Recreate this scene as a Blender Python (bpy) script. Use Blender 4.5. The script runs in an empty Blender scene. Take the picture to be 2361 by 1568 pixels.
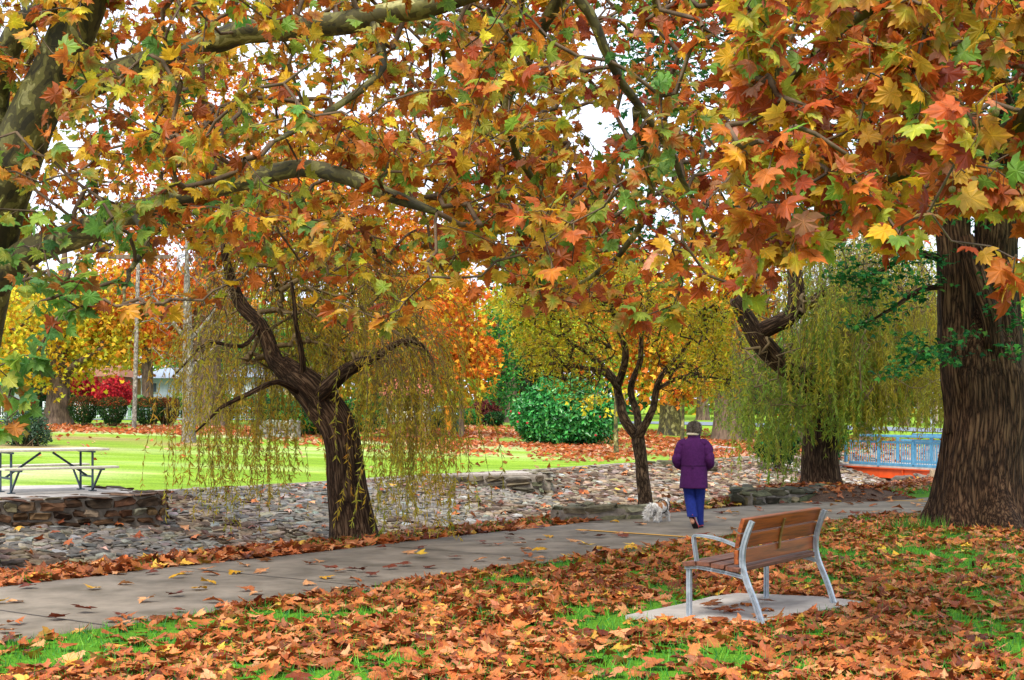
import bpy, bmesh, math, numpy as np
from mathutils import Vector
rng = np.random.default_rng(11)
S = bpy.context.scene; COL = S.collection
K = 1024/2361; F = 1490.; HZ = 405.; EYE = 1.8
PI = math.pi
def nz(v): v = np.asarray(v, float); return v/np.maximum(np.linalg.norm(v, axis=-1, keepdims=True), 1e-9)
def lin(h):
    h = h.lstrip('#'); c = np.array([int(h[i:i+2], 16) for i in (0, 2, 4)])/255.
    return np.where(c <= .04045, c/12.92, ((c+.055)/1.055)**2.4)
# ---------- survey: a sight line of the photograph turned into a point at distance d, or onto the ground
def P(px, py, d): return np.array([(px*K-512)/F*d, d, EYE-(py*K-HZ)/F*d])
def st(x, y): return .605*(x+1.04)+.796*(y-19.9), -.796*(x+1.04)+.605*(y-19.9)
def XY(s, t): return -1.04+.605*s-.796*t, 19.9+.796*s+.605*t
_lat = np.random.default_rng(3).random((64, 64))
def vn(x, y, sc=1.):
    x = np.asarray(x, float)/sc; y = np.asarray(y, float)/sc
    i = np.floor(x).astype(int); j = np.floor(y).astype(int); u = x-i; v = y-j
    u = u*u*(3-2*u); v = v*v*(3-2*v); L = lambda a, b: _lat[a % 64, b % 64]
    return (L(i, j)*(1-u)+L(i+1, j)*u)*(1-v)+(L(i, j+1)*(1-u)+L(i+1, j+1)*u)*v
def fbm(x, y, sc): return (vn(x, y, sc)+.5*vn(x+7, y+3, sc*.5)+.25*vn(x+1, y+9, sc*.25))/1.75
def H(x, y):
    s, t = st(x, y)
    z = np.interp(t, [.9, 1.3, 2.4, 3, 5, 5.6, 9.3, 9.9, 27, 40, 200], [0, -.05, -.68, -.75, -.75, -.7, .03, .1, .85, 1.05, 1.1])
    return z+np.where(t > 10.5, .05*(fbm(x, y, 6.)-.5), 0)
def G(px, py, z0=None):
    d = np.arange(6, 140, .02); q = P(px, py, d[:, None])[0] if False else None
    X = (px*K-512)/F*d; Z = EYE-(py*K-HZ)/F*d
    h = H(X, d) if z0 is None else z0
    i = int(np.argmax(Z <= h)); return np.array([X[i], d[i], Z[i]])
def depth(px, py): return G(px, py)[1]

# ---------- mesh builder
ORI = {}
class MB:
    def __init__(s): s.v = []; s.f = []; s.n = 0; s.c = []; s.b = []
    def add(s, v, f, m=0, c=(.5, .5, .5), b=None, smooth=True):
        v = np.asarray(v, float).reshape(-1, 3); f = np.asarray(f, int)
        s.v.append(v); s.f.append((f+s.n, m, smooth)); s.n += len(v)
        s.c.append(np.broadcast_to(np.asarray(c, float), (len(v), 3)))
        s.b.append(v if b is None else np.asarray(b, float))
        return s
    def box(s, c, sz, m=0, col=(.5, .5, .5), R=None, bev=.0, taper=1.):
        h = np.asarray(sz, float)/2
        if bev <= 0:
            v = np.array([[x, y, z] for z in (-1, 1) for y in (-1, 1) for x in (-1, 1)], float)*h
            v[4:, :2] *= taper
            f = [[0, 2, 3, 1], [4, 5, 7, 6], [0, 1, 5, 4], [2, 6, 7, 3], [0, 4, 6, 2], [1, 3, 7, 5]]
            fs = [np.array(f)]
        else:
            bm = bmesh.new(); bmesh.ops.create_cube(bm, size=2)
            for w in bm.verts: w.co = Vector((w.co.x*h[0], w.co.y*h[1], w.co.z*h[2]))
            bmesh.ops.bevel(bm, geom=bm.edges[:], offset=min(bev, h.min()*.9), segments=2, affect='EDGES', profile=.6)
            bm.verts.index_update(); v = np.array([w.co[:] for w in bm.verts])
            d = {}
            for q in bm.faces: d.setdefault(len(q.verts), []).append([w.index for w in q.verts])
            fs = [np.array(x) for x in d.values()]; bm.free()
        lb = v+np.asarray(c)*[7.3, 3.1, 5.7]
        if R is not None: v = v@np.asarray(R).T
        v = v+np.asarray(c); n0 = s.n
        for k, q in enumerate(fs):
            if k == 0: s.add(v, q, m, col, lb, smooth=False)
            else: s.f.append((q+n0, m, False))
        return s
    def bar(s, a, b, w, h, m=0, col=(.5, .5, .5), up=(0, 0, 1), bev=0.):
        a = np.asarray(a, float); b = np.asarray(b, float); y = nz(b-a); x = np.cross(y, up)
        x = nz(x) if np.linalg.norm(x) > 1e-6 else np.array([1., 0, 0]); z = np.cross(x, y)
        return s.box((a+b)/2, (w, np.linalg.norm(b-a), h), m, col, np.stack([x, y, z], 1), bev)
    def build(s, name, mats, parent=None, origin=None):
        V = np.concatenate(s.v); o = ORI.get(parent.name, np.zeros(3)) if parent else np.zeros(3)
        org = np.asarray(origin, float) if origin is not None else o
        me = bpy.data.meshes.new(name)
        me.vertices.add(len(V)); me.vertices.foreach_set('co', (V-org).astype(np.float32).ravel())
        lt = np.concatenate([np.full(len(f), f.shape[1]) for f, m, q in s.f]); lv = np.concatenate([f.ravel() for f, m, q in s.f])
        me.loops.add(len(lv)); me.loops.foreach_set('vertex_index', lv.astype(np.int32))
        me.polygons.add(len(lt)); me.polygons.foreach_set('loop_start', np.concatenate([[0], np.cumsum(lt)[:-1]]).astype(np.int32))
        me.polygons.foreach_set('loop_total', lt.astype(np.int32))
        me.polygons.foreach_set('material_index', np.concatenate([np.full(len(f), m) for f, m, q in s.f]).astype(np.int32))
        me.polygons.foreach_set('use_smooth', np.concatenate([np.full(len(f), q) for f, m, q in s.f]))
        C = np.ones((len(V), 4), np.float32); C[:, :3] = np.concatenate(s.c)
        me.attributes.new('col', 'FLOAT_COLOR', 'POINT').data.foreach_set('color', C.ravel())
        me.attributes.new('bk', 'FLOAT_VECTOR', 'POINT').data.foreach_set('vector', np.concatenate(s.b).astype(np.float32).ravel())
        for m in (mats if isinstance(mats, (list, tuple)) else [mats]): me.materials.append(m)
        me.update(calc_edges=True)
        ob = bpy.data.objects.new(name, me); COL.objects.link(ob)
        if parent: ob.parent = parent; ORI[ob.name] = o if origin is None else np.asarray(origin)
        else: ORI[ob.name] = org
        ob.location = org-o if parent else org
        return ob
def tag(o, label=None, cat=None, group=None, kind=None):
    if label: o['label'] = label
    if cat: o['category'] = cat
    if group: o['group'] = group
    if kind: o['kind'] = kind
    return o
def thing(name, label, cat, loc, group=None):
    o = bpy.data.objects.new(name, None); o.empty_display_size = .1; COL.objects.link(o); o.location = loc
    ORI[o.name] = np.asarray(loc, float); return tag(o, label, cat, group)

# ---------- materials
def newmat(name):
    m = bpy.data.materials.new(name); m.use_nodes = True; nt = m.node_tree; return m, nt, nt.nodes['Principled BSDF']
def nd(nt, t, **kw):
    n = nt.nodes.new('ShaderNode'+t)
    for k, v in kw.items():
        k = k.replace('_', ' ')
        if k in n.inputs: n.inputs[k].default_value = v
        else: setattr(n, k.replace(' ', '_'), v)
    return n
def ramp(nt, fac, stops, interp='LINEAR'):
    r = nd(nt, 'ValToRGB'); r.color_ramp.interpolation = interp; e = r.color_ramp.elements
    while len(e) < len(stops): e.new(.5)
    for q, (p, c) in zip(e, stops): q.position = p; q.color = (*c, 1)
    nt.links.new(fac, r.inputs[0]); return r.outputs[0]
def coords(nt, src='bk', scale=(1, 1, 1)):
    if src == 'bk': o = nd(nt, 'Attribute', attribute_name='bk').outputs['Vector']
    else: o = nd(nt, 'TexCoord').outputs[src]
    mp = nd(nt, 'Mapping'); mp.inputs['Scale'].default_value = scale; nt.links.new(o, mp.inputs[0]); return mp.outputs[0]
def mixc(nt, f, a, b, mode='MIX'):
    m = nd(nt, 'MixRGB', blend_type=mode)
    for i, x in enumerate((f, a, b)):
        if hasattr(x, 'links'): nt.links.new(x, m.inputs[i])
        else: m.inputs[i].default_value = x if i == 0 else (*x, 1)
    return m.outputs[0]
def bumpn(nt, b, h, strength, dist=.02):
    bp = nd(nt, 'Bump', Strength=strength, Distance=dist); nt.links.new(h, bp.inputs['Height']); nt.links.new(bp.outputs[0], b.inputs['Normal'])
def noisy(name, c1, c2, scale=8, rough=.8, bump=.2, stretch=(1, 1, 1), metal=0., src='Object', dist=.01, lo=.35, hi=.65, vc=False, detail=6, spec=.5):
    m, nt, b = newmat(name); v = coords(nt, src, stretch)
    n = nd(nt, 'TexNoise', Scale=scale, Detail=detail, Roughness=.62); nt.links.new(v, n.inputs['Vector'])
    c = ramp(nt, n.outputs['Fac'], [(lo, c1), (hi, c2)])
    if vc:
        a = nd(nt, 'Attribute', attribute_name='col'); c = mixc(nt, 1., a.outputs['Color'], c, 'MULTIPLY')
    nt.links.new(c, b.inputs['Base Color']); b.inputs['Roughness'].default_value = rough; b.inputs['Metallic'].default_value = metal
    b.inputs['Specular IOR Level'].default_value = spec
    if bump: bumpn(nt, b, n.outputs['Fac'], bump, dist)
    return m
def leafmat(name, trans=.35, rough=.5, spec=.35, veins=False):
    m, nt, b = newmat(name); a = nd(nt, 'Attribute', attribute_name='col')
    n = nd(nt, 'TexNoise', Scale=14, Detail=3); nt.links.new(coords(nt, 'Object'), n.inputs['Vector'])
    c = mixc(nt, 1., a.outputs['Color'], ramp(nt, n.outputs['Fac'], [(.3, (.72,)*3), (.7, (1.22,)*3)]), 'MULTIPLY')
    if veins:   # pale ribs fanning out from the stalk, from the blade's own coordinates
        l = nd(nt, 'Attribute', attribute_name='bk'); sp = nd(nt, 'SeparateXYZ'); nt.links.new(l.outputs['Vector'], sp.inputs[0])
        at = nd(nt, 'Math', operation='ARCTAN2'); nt.links.new(sp.outputs[0], at.inputs[0]); nt.links.new(sp.outputs[1], at.inputs[1])
        k = nd(nt, 'Math', operation='MULTIPLY'); nt.links.new(at.outputs[0], k.inputs[0]); k.inputs[1].default_value = 7.6
        co = nd(nt, 'Math', operation='COSINE'); nt.links.new(k.outputs[0], co.inputs[0])
        c = mixc(nt, 1., c, ramp(nt, co.outputs[0], [(.0, (1.,)*3), (.88, (.94, .93, .9)), (.985, (1.25, 1.22, 1.12))]), 'MULTIPLY')
    nt.links.new(c, b.inputs['Base Color']); b.inputs['Roughness'].default_value = rough; b.inputs['Specular IOR Level'].default_value = spec
    t = nd(nt, 'BsdfTranslucent'); nt.links.new(c, t.inputs[0]); mx = nd(nt, 'MixShader', Fac=trans)
    nt.links.new(b.outputs[0], mx.inputs[1]); nt.links.new(t.outputs[0], mx.inputs[2]); nt.links.new(mx.outputs[0], nt.nodes['Material Output'].inputs[0])
    return m
def bark(name, dark, mid, light, fs=5., vs=.16, bump=.9, dist=.04):
    m, nt, b = newmat(name); v = coords(nt, 'bk', (1, 1, vs))
    n1 = nd(nt, 'TexNoise', Scale=fs, Detail=8, Roughness=.65, Distortion=.6); nt.links.new(v, n1.inputs['Vector'])
    w = nd(nt, 'TexVoronoi', Scale=fs*1.6, feature='DISTANCE_TO_EDGE')
    wv = mixc(nt, .12, v, n1.outputs['Color']); nt.links.new(wv, w.inputs['Vector'])
    c1 = ramp(nt, w.outputs['Distance'], [(.0, dark), (.12, mid), (.35, light)])
    n2 = nd(nt, 'TexNoise', Scale=1.3, Detail=5); nt.links.new(coords(nt, 'Object'), n2.inputs['Vector'])
    c = mixc(nt, .9, c1, ramp(nt, n1.outputs['Fac'], [(.3, (.45,)*3), (.7, (1.35,)*3)]), 'MULTIPLY')
    c = mixc(nt, .6, c, ramp(nt, n2.outputs['Fac'], [(.35, (.6, .62, .55)), (.65, (1.3, 1.2, 1.1))]), 'MULTIPLY')
    nt.links.new(c, b.inputs['Base Color']); b.inputs['Roughness'].default_value = .9; b.inputs['Specular IOR Level'].default_value = .2
    ad = nd(nt, 'Math', operation='MULTIPLY_ADD'); nt.links.new(w.outputs['Distance'], ad.inputs[0]); ad.inputs[1].default_value = 1.6; nt.links.new(n1.outputs['Fac'], ad.inputs[2])
    bumpn(nt, b, ad.outputs[0], bump, dist); return m
def planebark(name):
    m, nt, b = newmat(name); v = coords(nt, 'bk', (1, 1, .6))
    n = nd(nt, 'TexNoise', Scale=6.5, Detail=2.5, Roughness=.5, Distortion=.8); nt.links.new(v, n.inputs['Vector'])
    c = ramp(nt, n.outputs['Fac'], [(.0, lin('#2e2a14')), (.40, lin('#48421e')), (.53, lin('#6f6a36')), (.63, lin('#9d9762'))], 'CONSTANT')
    f = nd(nt, 'TexNoise', Scale=30, Detail=5); nt.links.new(coords(nt, 'Object'), f.inputs['Vector'])
    c = mixc(nt, 1., c, ramp(nt, f.outputs['Fac'], [(.3, (.7,)*3), (.7, (1.2,)*3)]), 'MULTIPLY')
    nt.links.new(c, b.inputs['Base Color']); b.inputs['Roughness'].default_value = .75; bumpn(nt, b, n.outputs['Fac'], .25, .02); return m

# ---------- leaf shapes: x across, y from stalk to tip
def fan(out, ctr, pleat):
    v = np.array([(*ctr, 0.)]+[(x, y, z*pleat) for x, y, z in out]); n = len(out)
    f = np.array([[0, i+1, (i+1) % n+1] for i in range(n)])
    w = np.ones(len(v)); w[0] = 0; return v, f, w
_h = [(.10, -.07, 0), (.28, -.10, -1), (.27, .03, 1), (.50, .05, 0), (.70, .28, -1), (.45, .30, .3), (.33, .38, 1), (.44, .58, -1), (.28, .60, .3), (.20, .80, 0), (.12, .76, .6)]
PLANE = fan([(0, 0, 0)]+_h+[(0, 1.05, -1)]+[(-x, y, z) for x, y, z in _h[::-1]], (0, .27), .045)
_g = [(.34, -.1, -1), (.30, .14, 1), (.66, .30, -1), (.32, .44, 1)]
STAR = fan([(0, 0, 0)]+_g+[(0, 1, -1)]+[(-x, y, z) for x, y, z in _g[::-1]], (0, .3), .06)
OVAL = (np.array([(0, 0, 0), (.30, .4, .08), (0, 1, 0), (-.30, .4, .08)]), np.array([[0, 1, 2], [0, 2, 3]]), np.array([0, 1, .5, 1.]))
LANCE = (np.array([(0, 0, 0), (.085, .4, .03), (0, 1, 0), (-.085, .4, .03)]), np.array([[0, 1, 2], [0, 2, 3]]), np.array([0, 1, .5, 1.]))
BLADE = (np.array([(-.05, 0, 0), (.05, 0, 0), (0, 1, .25)]), np.array([[0, 1, 2]]), np.array([0, 0, 1.]))
def rdir(n, up=0., r=None):
    v = (r or rng).normal(size=(n, 3)); v[:, 2] += up; return nz(v)
def scatter(mb, T, pos, ydir, nrm, size, col, col2=None, curl=0., bend=0., mat=0, lp=False):
    v, f, w = T; n = len(pos)
    if n == 0: return
    y = nz(ydir); x = np.cross(y, nrm); x = nz(x); z = np.cross(x, y)
    size = np.broadcast_to(size, (n,))[:, None]; cu = np.broadcast_to(curl, (n,))[:, None]; be = np.broadcast_to(bend, (n,))[:, None]
    lx = np.broadcast_to(v[:, 0], (n, len(v))); ly = np.broadcast_to(v[:, 1], (n, len(v)))
    lz = v[:, 2]-cu*lx**2-be*(ly-.25)**2
    pts = pos[:, None, :]+size[..., None]*(lx[..., None]*x[:, None]+ly[..., None]*y[:, None]+lz[..., None]*z[:, None])
    c = np.repeat(col[:, None, :], len(v), 1)
    if col2 is not None: c = c*(1-w[None, :, None])+col2[:, None, :]*w[None, :, None]
    F_ = (f[None]+np.arange(n)[:, None, None]*len(v)).reshape(-1, f.shape[1])
    b = np.tile(v*[1, 1, 0]+[0, 0, 0], (n, 1)) if lp else None
    mb.add(pts.reshape(-1, 3), F_, mat, c.reshape(-1, 3), b, smooth=False)
def pick(pal, n, jit=.18, r=None, k=1.):
    r = r or rng; C = np.array([lin(h) for h, w in pal]); W = np.array([w for h, w in pal], float); W /= W.sum()
    i = r.choice(len(pal), n, p=W); c = C[i]*np.clip(1+jit*r.normal(size=(n, 1)), .5, 1.6)*np.clip(1+.06*r.normal(size=(n, 3)), .7, 1.3)
    return np.clip(c*k, .003, .8)

# ---------- tubes and growth
def smooth_path(pts, rad, step=.25):
    pts = np.asarray(pts, float); rad = np.asarray(rad, float)
    q = np.vstack([2*pts[0]-pts[1], pts, 2*pts[-1]-pts[-2]]); o = []; r = []
    for i in range(len(pts)-1):
        a, b, c, d = q[i:i+4]; n = max(2, int(np.linalg.norm(c-b)/step)); u = np.linspace(0, 1, n, endpoint=False)[:, None]
        o.append(.5*(2*b+(c-a)*u+(2*a-5*b+4*c-d)*u**2+(3*b-3*c+d-a)*u**3)); r.append(rad[i]+(rad[i+1]-rad[i])*u[:, 0])
    o.append(pts[-1:]); r.append(rad[-1:]); return np.concatenate(o), np.concatenate(r)
def tube(mb, pts, rad, segs=8, m=0, col=(.5, .5, .5), prof=None, cap=True):
    pts = np.asarray(pts, float); n = len(pts); rad = np.broadcast_to(rad, (n,))
    t = nz(np.gradient(pts, axis=0)); up = np.array([1., 0, 0]) if abs(t[0][0]) < .8 else np.array([0, 1., 0])
    x = np.zeros((n, 3)); a = nz(np.cross(t[0], np.cross(up, t[0])))
    for i in range(n):
        a = a-t[i]*np.dot(a, t[i]); a = a/max(np.linalg.norm(a), 1e-9); x[i] = a
    y = np.cross(t, x); th = np.linspace(0, 2*PI, segs, endpoint=False)
    R = rad[:, None]*np.ones(segs)
    L = np.concatenate([[0], np.cumsum(np.linalg.norm(np.diff(pts, axis=0), axis=1))])
    if prof is not None: R = R*prof(th[None, :], L[:, None])
    v = pts[:, None]+R[..., None]*(np.cos(th)[None, :, None]*x[:, None]+np.sin(th)[None, :, None]*y[:, None])
    b = np.stack([R*np.cos(th), R*np.sin(th), np.repeat(L[:, None], segs, 1)+pts[0, 0]], -1)
    i = np.arange(n-1)[:, None]*segs; j = np.arange(segs)[None]; k = (j+1) % segs
    f = np.stack([i+j, i+k, i+segs+k, i+segs+j], -1).reshape(-1, 4)
    n0 = mb.n; mb.add(v.reshape(-1, 3), f, m, col, b.reshape(-1, 3))
    if cap:
        mb.f.append((np.array([list(range(segs))[::-1]])+n0, m, False)); mb.f.append((np.array([[(n-1)*segs+q for q in range(segs)]])+n0, m, False))
def ridged(k, amp, seed=0, flare=0., fl=.4, lobes=5):
    def g(th, L):
        w = 1+amp*np.sin(k*th+1.2*np.sin(L*2.1+seed)+seed)+.5*amp*np.sin((k*2+1)*th+2*np.sin(L*1.3)+2*seed)+.06*np.sin(2*th+L+seed)
        if flare: w = w+flare*np.exp(-L/fl)*(.55+.45*np.cos(lobes*th+seed)+.2*np.cos(3*th+2*seed))
        return w
    return g
class Skel:
    """branches that reach every anchor from the nearest wood"""
    def __init__(s, tubes, jit=.06, step=.3, r0=.004, seed=0, grav=0.):
        s.r = np.random.default_rng(seed); s.paths = []; s.nodes = []; s.own = []; s.idx = []; s.jit = jit; s.step = step; s.r0 = r0; s.grav = grav
        s.base = [(np.asarray(p), np.asarray(r)) for p, r in tubes]
        for k, (p, r) in enumerate(s.base):
            for i, q in enumerate(p): s.nodes.append(q); s.own.append(-1-k); s.idx.append(i)
    def grow(s, A):
        A = np.asarray(A, float); N0 = np.array(s.nodes)
        d = np.array([np.min(((N0-a)**2).sum(1)) for a in A]); A = A[np.argsort(d)]
        nodes = np.zeros((len(N0)+len(A)*40, 3)); n = len(N0); nodes[:n] = N0
        for a in A:
            D = ((nodes[:n]-a)**2).sum(1); j = int(np.argmin(D)); p = nodes[j]; L = math.sqrt(D[j])
            m = max(2, min(30, int(L/s.step)+1)); u = np.linspace(0, 1, m+1)[:, None]
            q = p+(a-p)*u; e = s.r.normal(size=(m+1, 3))*s.jit*(1-(2*u-1)**4); e[0] = 0
            e[:, 2] += (s.grav*L*(u*(1-u)))[:, 0]; q = q+e
            k = len(s.paths); s.paths.append((q, s.own[j], s.idx[j]))
            for i in range(1, m+1): nodes[n] = q[i]; n += 1; s.own.append(k); s.idx.append(i)
        s.nodes = list(nodes[:n]); s.w = [np.zeros(len(q)) for q, o, i in s.paths]
        for k in range(len(s.paths)-1, -1, -1):
            q, o, i = s.paths[k]; s.w[k][-1] += 1
            s.w[k] = np.cumsum(s.w[k][::-1])[::-1]
            if o >= 0: s.w[o][i] += s.w[k][0]
        return s
    def draw(s, mb, m=0, rmax=.2, segs=5, col=(.5, .5, .5)):
        for (q, o, i), w in zip(s.paths, s.w):
            r = np.minimum(s.r0*np.sqrt(w)+s.r0*.2, rmax)
            tube(mb, q, r, 8 if r[0] > .04 else segs if r[0] > .012 else 3, m, col, cap=False)
    def tips(s, n, lo=.3):
        """n points on each outer branch with the branch direction there"""
        p, t = [], []
        for q, o, i in s.paths:
            u = np.clip(s.r.uniform(lo, 1.02, n), 0, .999)*(len(q)-1); j = u.astype(int); f = (u-j)[:, None]
            p.append(q[j]*(1-f)+q[j+1]*f); t.append(nz(q[j+1]-q[j]))
        return np.concatenate(p), np.concatenate(t)
EXPO = 1.22; NA = 2200; NB1 = 1650; NB2 = 400; LPA = 8; LPB = 8
# ---------- camera, light, sky
cam = bpy.data.objects.new('camera', bpy.data.cameras.new('camera')); COL.objects.link(cam); S.camera = cam
cam.location = (0, 0, EYE); cam.rotation_euler = (PI/2, 0, 0); cam.data.sensor_width = 36; cam.data.lens = F/1024*36
cam.data.shift_y = (HZ-340)/1024; cam.data.clip_end = 3000; cam.data.clip_start = .1
S.view_settings.view_transform = 'Standard'; S.view_settings.look = 'None'; S.view_settings.gamma = 1; S.view_settings.exposure = EXPO
el, az = math.radians(52), math.radians(200)
W = bpy.data.worlds.new('World'); S.world = W; W.use_nodes = True; nt = W.node_tree; bg = nt.nodes['Background']
sk = nd(nt, 'TexSky', sky_type='NISHITA', sun_disc=False, sun_elevation=el, sun_rotation=az, dust_density=3.)
n = nd(nt, 'TexNoise', Scale=2.5, Detail=6); nt.links.new(coords(nt, 'Generated', (1, 1, 2.5)), n.inputs['Vector'])
c = mixc(nt, ramp(nt, n.outputs['Fac'], [(.25, (.72,)*3), (.6, (.97,)*3)]), sk.outputs[0], (8.2, 8.9, 10.4))
nt.links.new(c, bg.inputs['Color']); bg.inputs['Strength'].default_value = .082
sun = bpy.data.objects.new('sun', bpy.data.lights.new('sun', 'SUN')); COL.objects.link(sun)
sun.data.energy = 2.2; sun.data.angle = math.radians(20); sun.data.color = (1, .95, .86)
sv = Vector((math.sin(az)*math.cos(el), math.cos(az)*math.cos(el), math.sin(el))); sun.rotation_euler = sv.to_track_quat('Z', 'Y').to_euler()
try:
    S.cycles.max_bounces = 7; S.cycles.transparent_max_bounces = 4; S.cycles.diffuse_bounces = 4; S.cycles.glossy_bounces = 2; S.cycles.transmission_bounces = 4
    S.cycles.use_denoising = True
except Exception: pass

# ---------- shared materials
M = {}
M['leaf'] = leafmat('plane_leaf', .5, .5, veins=True); M['far_leaf'] = leafmat('far_leaf', .38, .6, .2); M['willow_leaf'] = leafmat('willow_leaf', .48, .5)
M['litter'] = leafmat('dry_leaf', .12, .55, .3, veins=True); M['glossy_leaf'] = leafmat('glossy_leaf', .15, .35, .5)
M['bark_dark'] = bark('dark_bark', lin('#1c120c'), lin('#4b3626'), lin('#7a624c'), 15, .1, .9, .03)
M['bark_elm'] = bark('elm_bark', lin('#160e08'), lin('#553c2a'), lin('#84674c'), 13, .09, 1., .05)
M['bark_grey'] = bark('grey_bark', lin('#5a534e'), lin('#8f877f'), lin('#aaa29a'), 9, .5, .35, .02)
M['bark_fine'] = bark('twisted_bark', lin('#241a14'), lin('#5c4938'), lin('#8b735b'), 14, .3, .7, .02)
M['bark_far'] = noisy('far_bark', lin('#3b2c22'), lin('#7c6653'), 3, .9, .4, (3, 3, .8))
M['bark_plane'] = planebark('plane_bark')
M['twig'] = noisy('twig_bark', lin('#3c2c1e'), lin('#6d573f'), 6, .85, .1)
M['twig_willow'] = noisy('willow_twig', lin('#5e4a2c'), lin('#86704a'), 6, .8, 0)
M['seed'] = noisy('seed_ball_skin', lin('#4a4020'), lin('#7d6f38'), 160, .9, .8, dist=.003)
M['concrete'] = noisy('path_concrete', lin('#605749'), lin('#8d8172'), 1.7, .85, .2, dist=.004, detail=9)
M['slab'] = noisy('slab_concrete', lin('#948d86'), lin('#b4ada5'), 3, .85, .12, dist=.004, detail=9)
M['joint'] = noisy('joint_dirt', lin('#3c362f'), lin('#58504a'), 9, .95, 0)
M['yellow'] = noisy('yellow_line_paint', lin('#c48a18'), lin('#e3a824'), 12, .7, .1, lo=.2, hi=.5)
M['stone'] = noisy('bank_stone', (.55, .55, .55), (1.35, 1.33, 1.3), 7, .9, .6, dist=.03, vc=True, detail=8, spec=.25)
M['mortar'] = noisy('wall_mortar', lin('#6b6258'), lin('#958b7e'), 9, .95, .5, dist=.02)
M['gravel'] = noisy('gravel_top', lin('#8a7f76'), lin('#b1a79c'), 30, .95, .6, dist=.01)
M['timber'] = noisy('oiled_timber', lin('#5e2a0c'), lin('#a8561e'), 2.2, .42, .06, (.7, 14, 14), dist=.003, src='bk')
M['timber_seat'] = noisy('weathered_seat_timber', lin('#4a2a1c'), lin('#81503a'), 2.2, .5, .06, (.7, 14, 14), dist=.003, src='bk')
M['alu'] = noisy('cast_aluminium', lin('#8f9aa3'), lin('#b9c2c9'), 14, .42, .05, metal=.55, dist=.003)
M['brass'] = noisy('tarnished_strap', lin('#6b5220'), lin('#97793a'), 20, .5, .05, metal=.3)
M['blue'] = noisy('blue_rail_paint', lin('#3f7896'), lin('#5a93b2'), 6, .45, .03)
M['orange'] = noisy('orange_girder_paint', lin('#a83a10'), lin('#d9541a'), 3, .5, .05, lo=.2)
M['cream'] = noisy('cream_board', lin('#bdb7a2'), lin('#d8d2be'), 5, .6, .05, (1, 6, 6))
M['steel'] = noisy('dark_blue_steel', lin('#27333f'), lin('#41525f'), 9, .5, .05, metal=.2)
M['white'] = noisy('white_paint', lin('#c4ccd6'), lin('#dee4ea'), 5, .6, .03)
M['asphalt'] = noisy('asphalt', lin('#5d6672'), lin('#7d8794'), 20, .9, .1)
vcm = lambda name, r, bump=.15, sc=9, lo=.8, hi=1.2, spec=.4, **k: noisy(name, (lo,)*3, (hi,)*3, sc, r, bump, vc=True, dist=.006, spec=spec, **k)
M['paint'] = vcm('painted_surface', .6, .05, 5, .9, 1.1)
M['cloth'] = vcm('woven_cloth', .85, .3, 30, .85, 1.15, .2)
M['skin'] = vcm('skin', .55, .05, 20, .93, 1.07)
M['hair'] = vcm('hair_strands', .6, 0, 20, .8, 1.2)
M['fur'] = vcm('fur_strands', .8, 0, 20, .9, 1.08, .2)
M['tile'] = vcm('roof_tile', .8, .3, 12)
M['grass'] = leafmat('grass_blade', .3, .6)

# ---------- ground
xs = np.concatenate([np.linspace(-600, -60, 12), np.linspace(-55, -27, 15), np.arange(-26, 26.1, .26), np.linspace(27, 55, 15), np.linspace(60, 600, 12)])
ys = np.concatenate([np.linspace(-40, 6, 12), np.arange(7, 50, .26), np.arange(50, 130, 1.), np.linspace(131, 1200, 20)])
gx, gy = np.meshgrid(xs, ys); gz = H(gx, gy); s_, t_ = st(gx, gy)
NEARG, FARG, DIRT, MORT, MULCH = lin('#5b8f22'), lin('#7d9d2c'), lin('#756a5a'), lin('#94866f'), lin('#5a4030')
nb = fbm(gx, gy, 3.)
col = np.where((t_ > 9.9)[..., None], FARG*(.85+.3*nb[..., None]), NEARG*(.7+.5*nb[..., None]))
col[(t_ > .9) & (t_ < 5.6)] = DIRT; col[(t_ >= 5.6) & (t_ < 9.95)] = MORT
strip = (t_ > -.2) & (t_ < 1.) & ((fbm(gx, gy, 2.) > .36) | (s_ > 6)); col[strip] = MULCH
pale = np.clip((fbm(gx*.35, gy*1.5, 5.)-.52)*5, 0, 1)*(t_ > 10)*(t_ < 40)*(gx < 6)   # mown swathes going pale
col = col*(1-.55*pale[..., None])+.55*pale[..., None]*lin('#cfd49a')
edge = (t_ > 9.85) & (t_ < 10.3); col[edge] = lin('#a89a82')
for px, py, r in ((60, 1030, 2.4), (190, 1010, 2.5), (435, 1025, 1.5), (1300, 1022, 2.8), (1500, 1040, 5.)):  # worn earth
    q = G(px, py); w = np.exp(-((gx-q[0])**2/(r*r)+(gy-q[1])**2/1.5)*1.2)[..., None]; col = col*(1-.75*w)+.75*w*lin('#a07a5c')
ff = (gy > 66)[..., None]*.8; col = col*(1-ff)+ff*lin('#7fa02c')
m, nt, b = newmat('ground_turf'); a = nd(nt, 'Attribute', attribute_name='col')
n1 = nd(nt, 'TexNoise', Scale=22, Detail=8, Roughness=.7); nt.links.new(coords(nt, 'Object'), n1.inputs['Vector'])
n2 = nd(nt, 'TexNoise', Scale=1.6, Detail=5); nt.links.new(coords(nt, 'Object', (.35, 1.6, 1)), n2.inputs['Vector'])
c = mixc(nt, 1., a.outputs['Color'], ramp(nt, n1.outputs['Fac'], [(.3, (.5,)*3), (.7, (1.4,)*3)]), 'MULTIPLY')
c = mixc(nt, .8, c, ramp(nt, n2.outputs['Fac'], [(.35, (.72, .78, .8)), (.6, (1.1, 1.05, 1.1)), (.72, (1.75, 1.4, 2.6))]), 'MULTIPLY')
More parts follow.
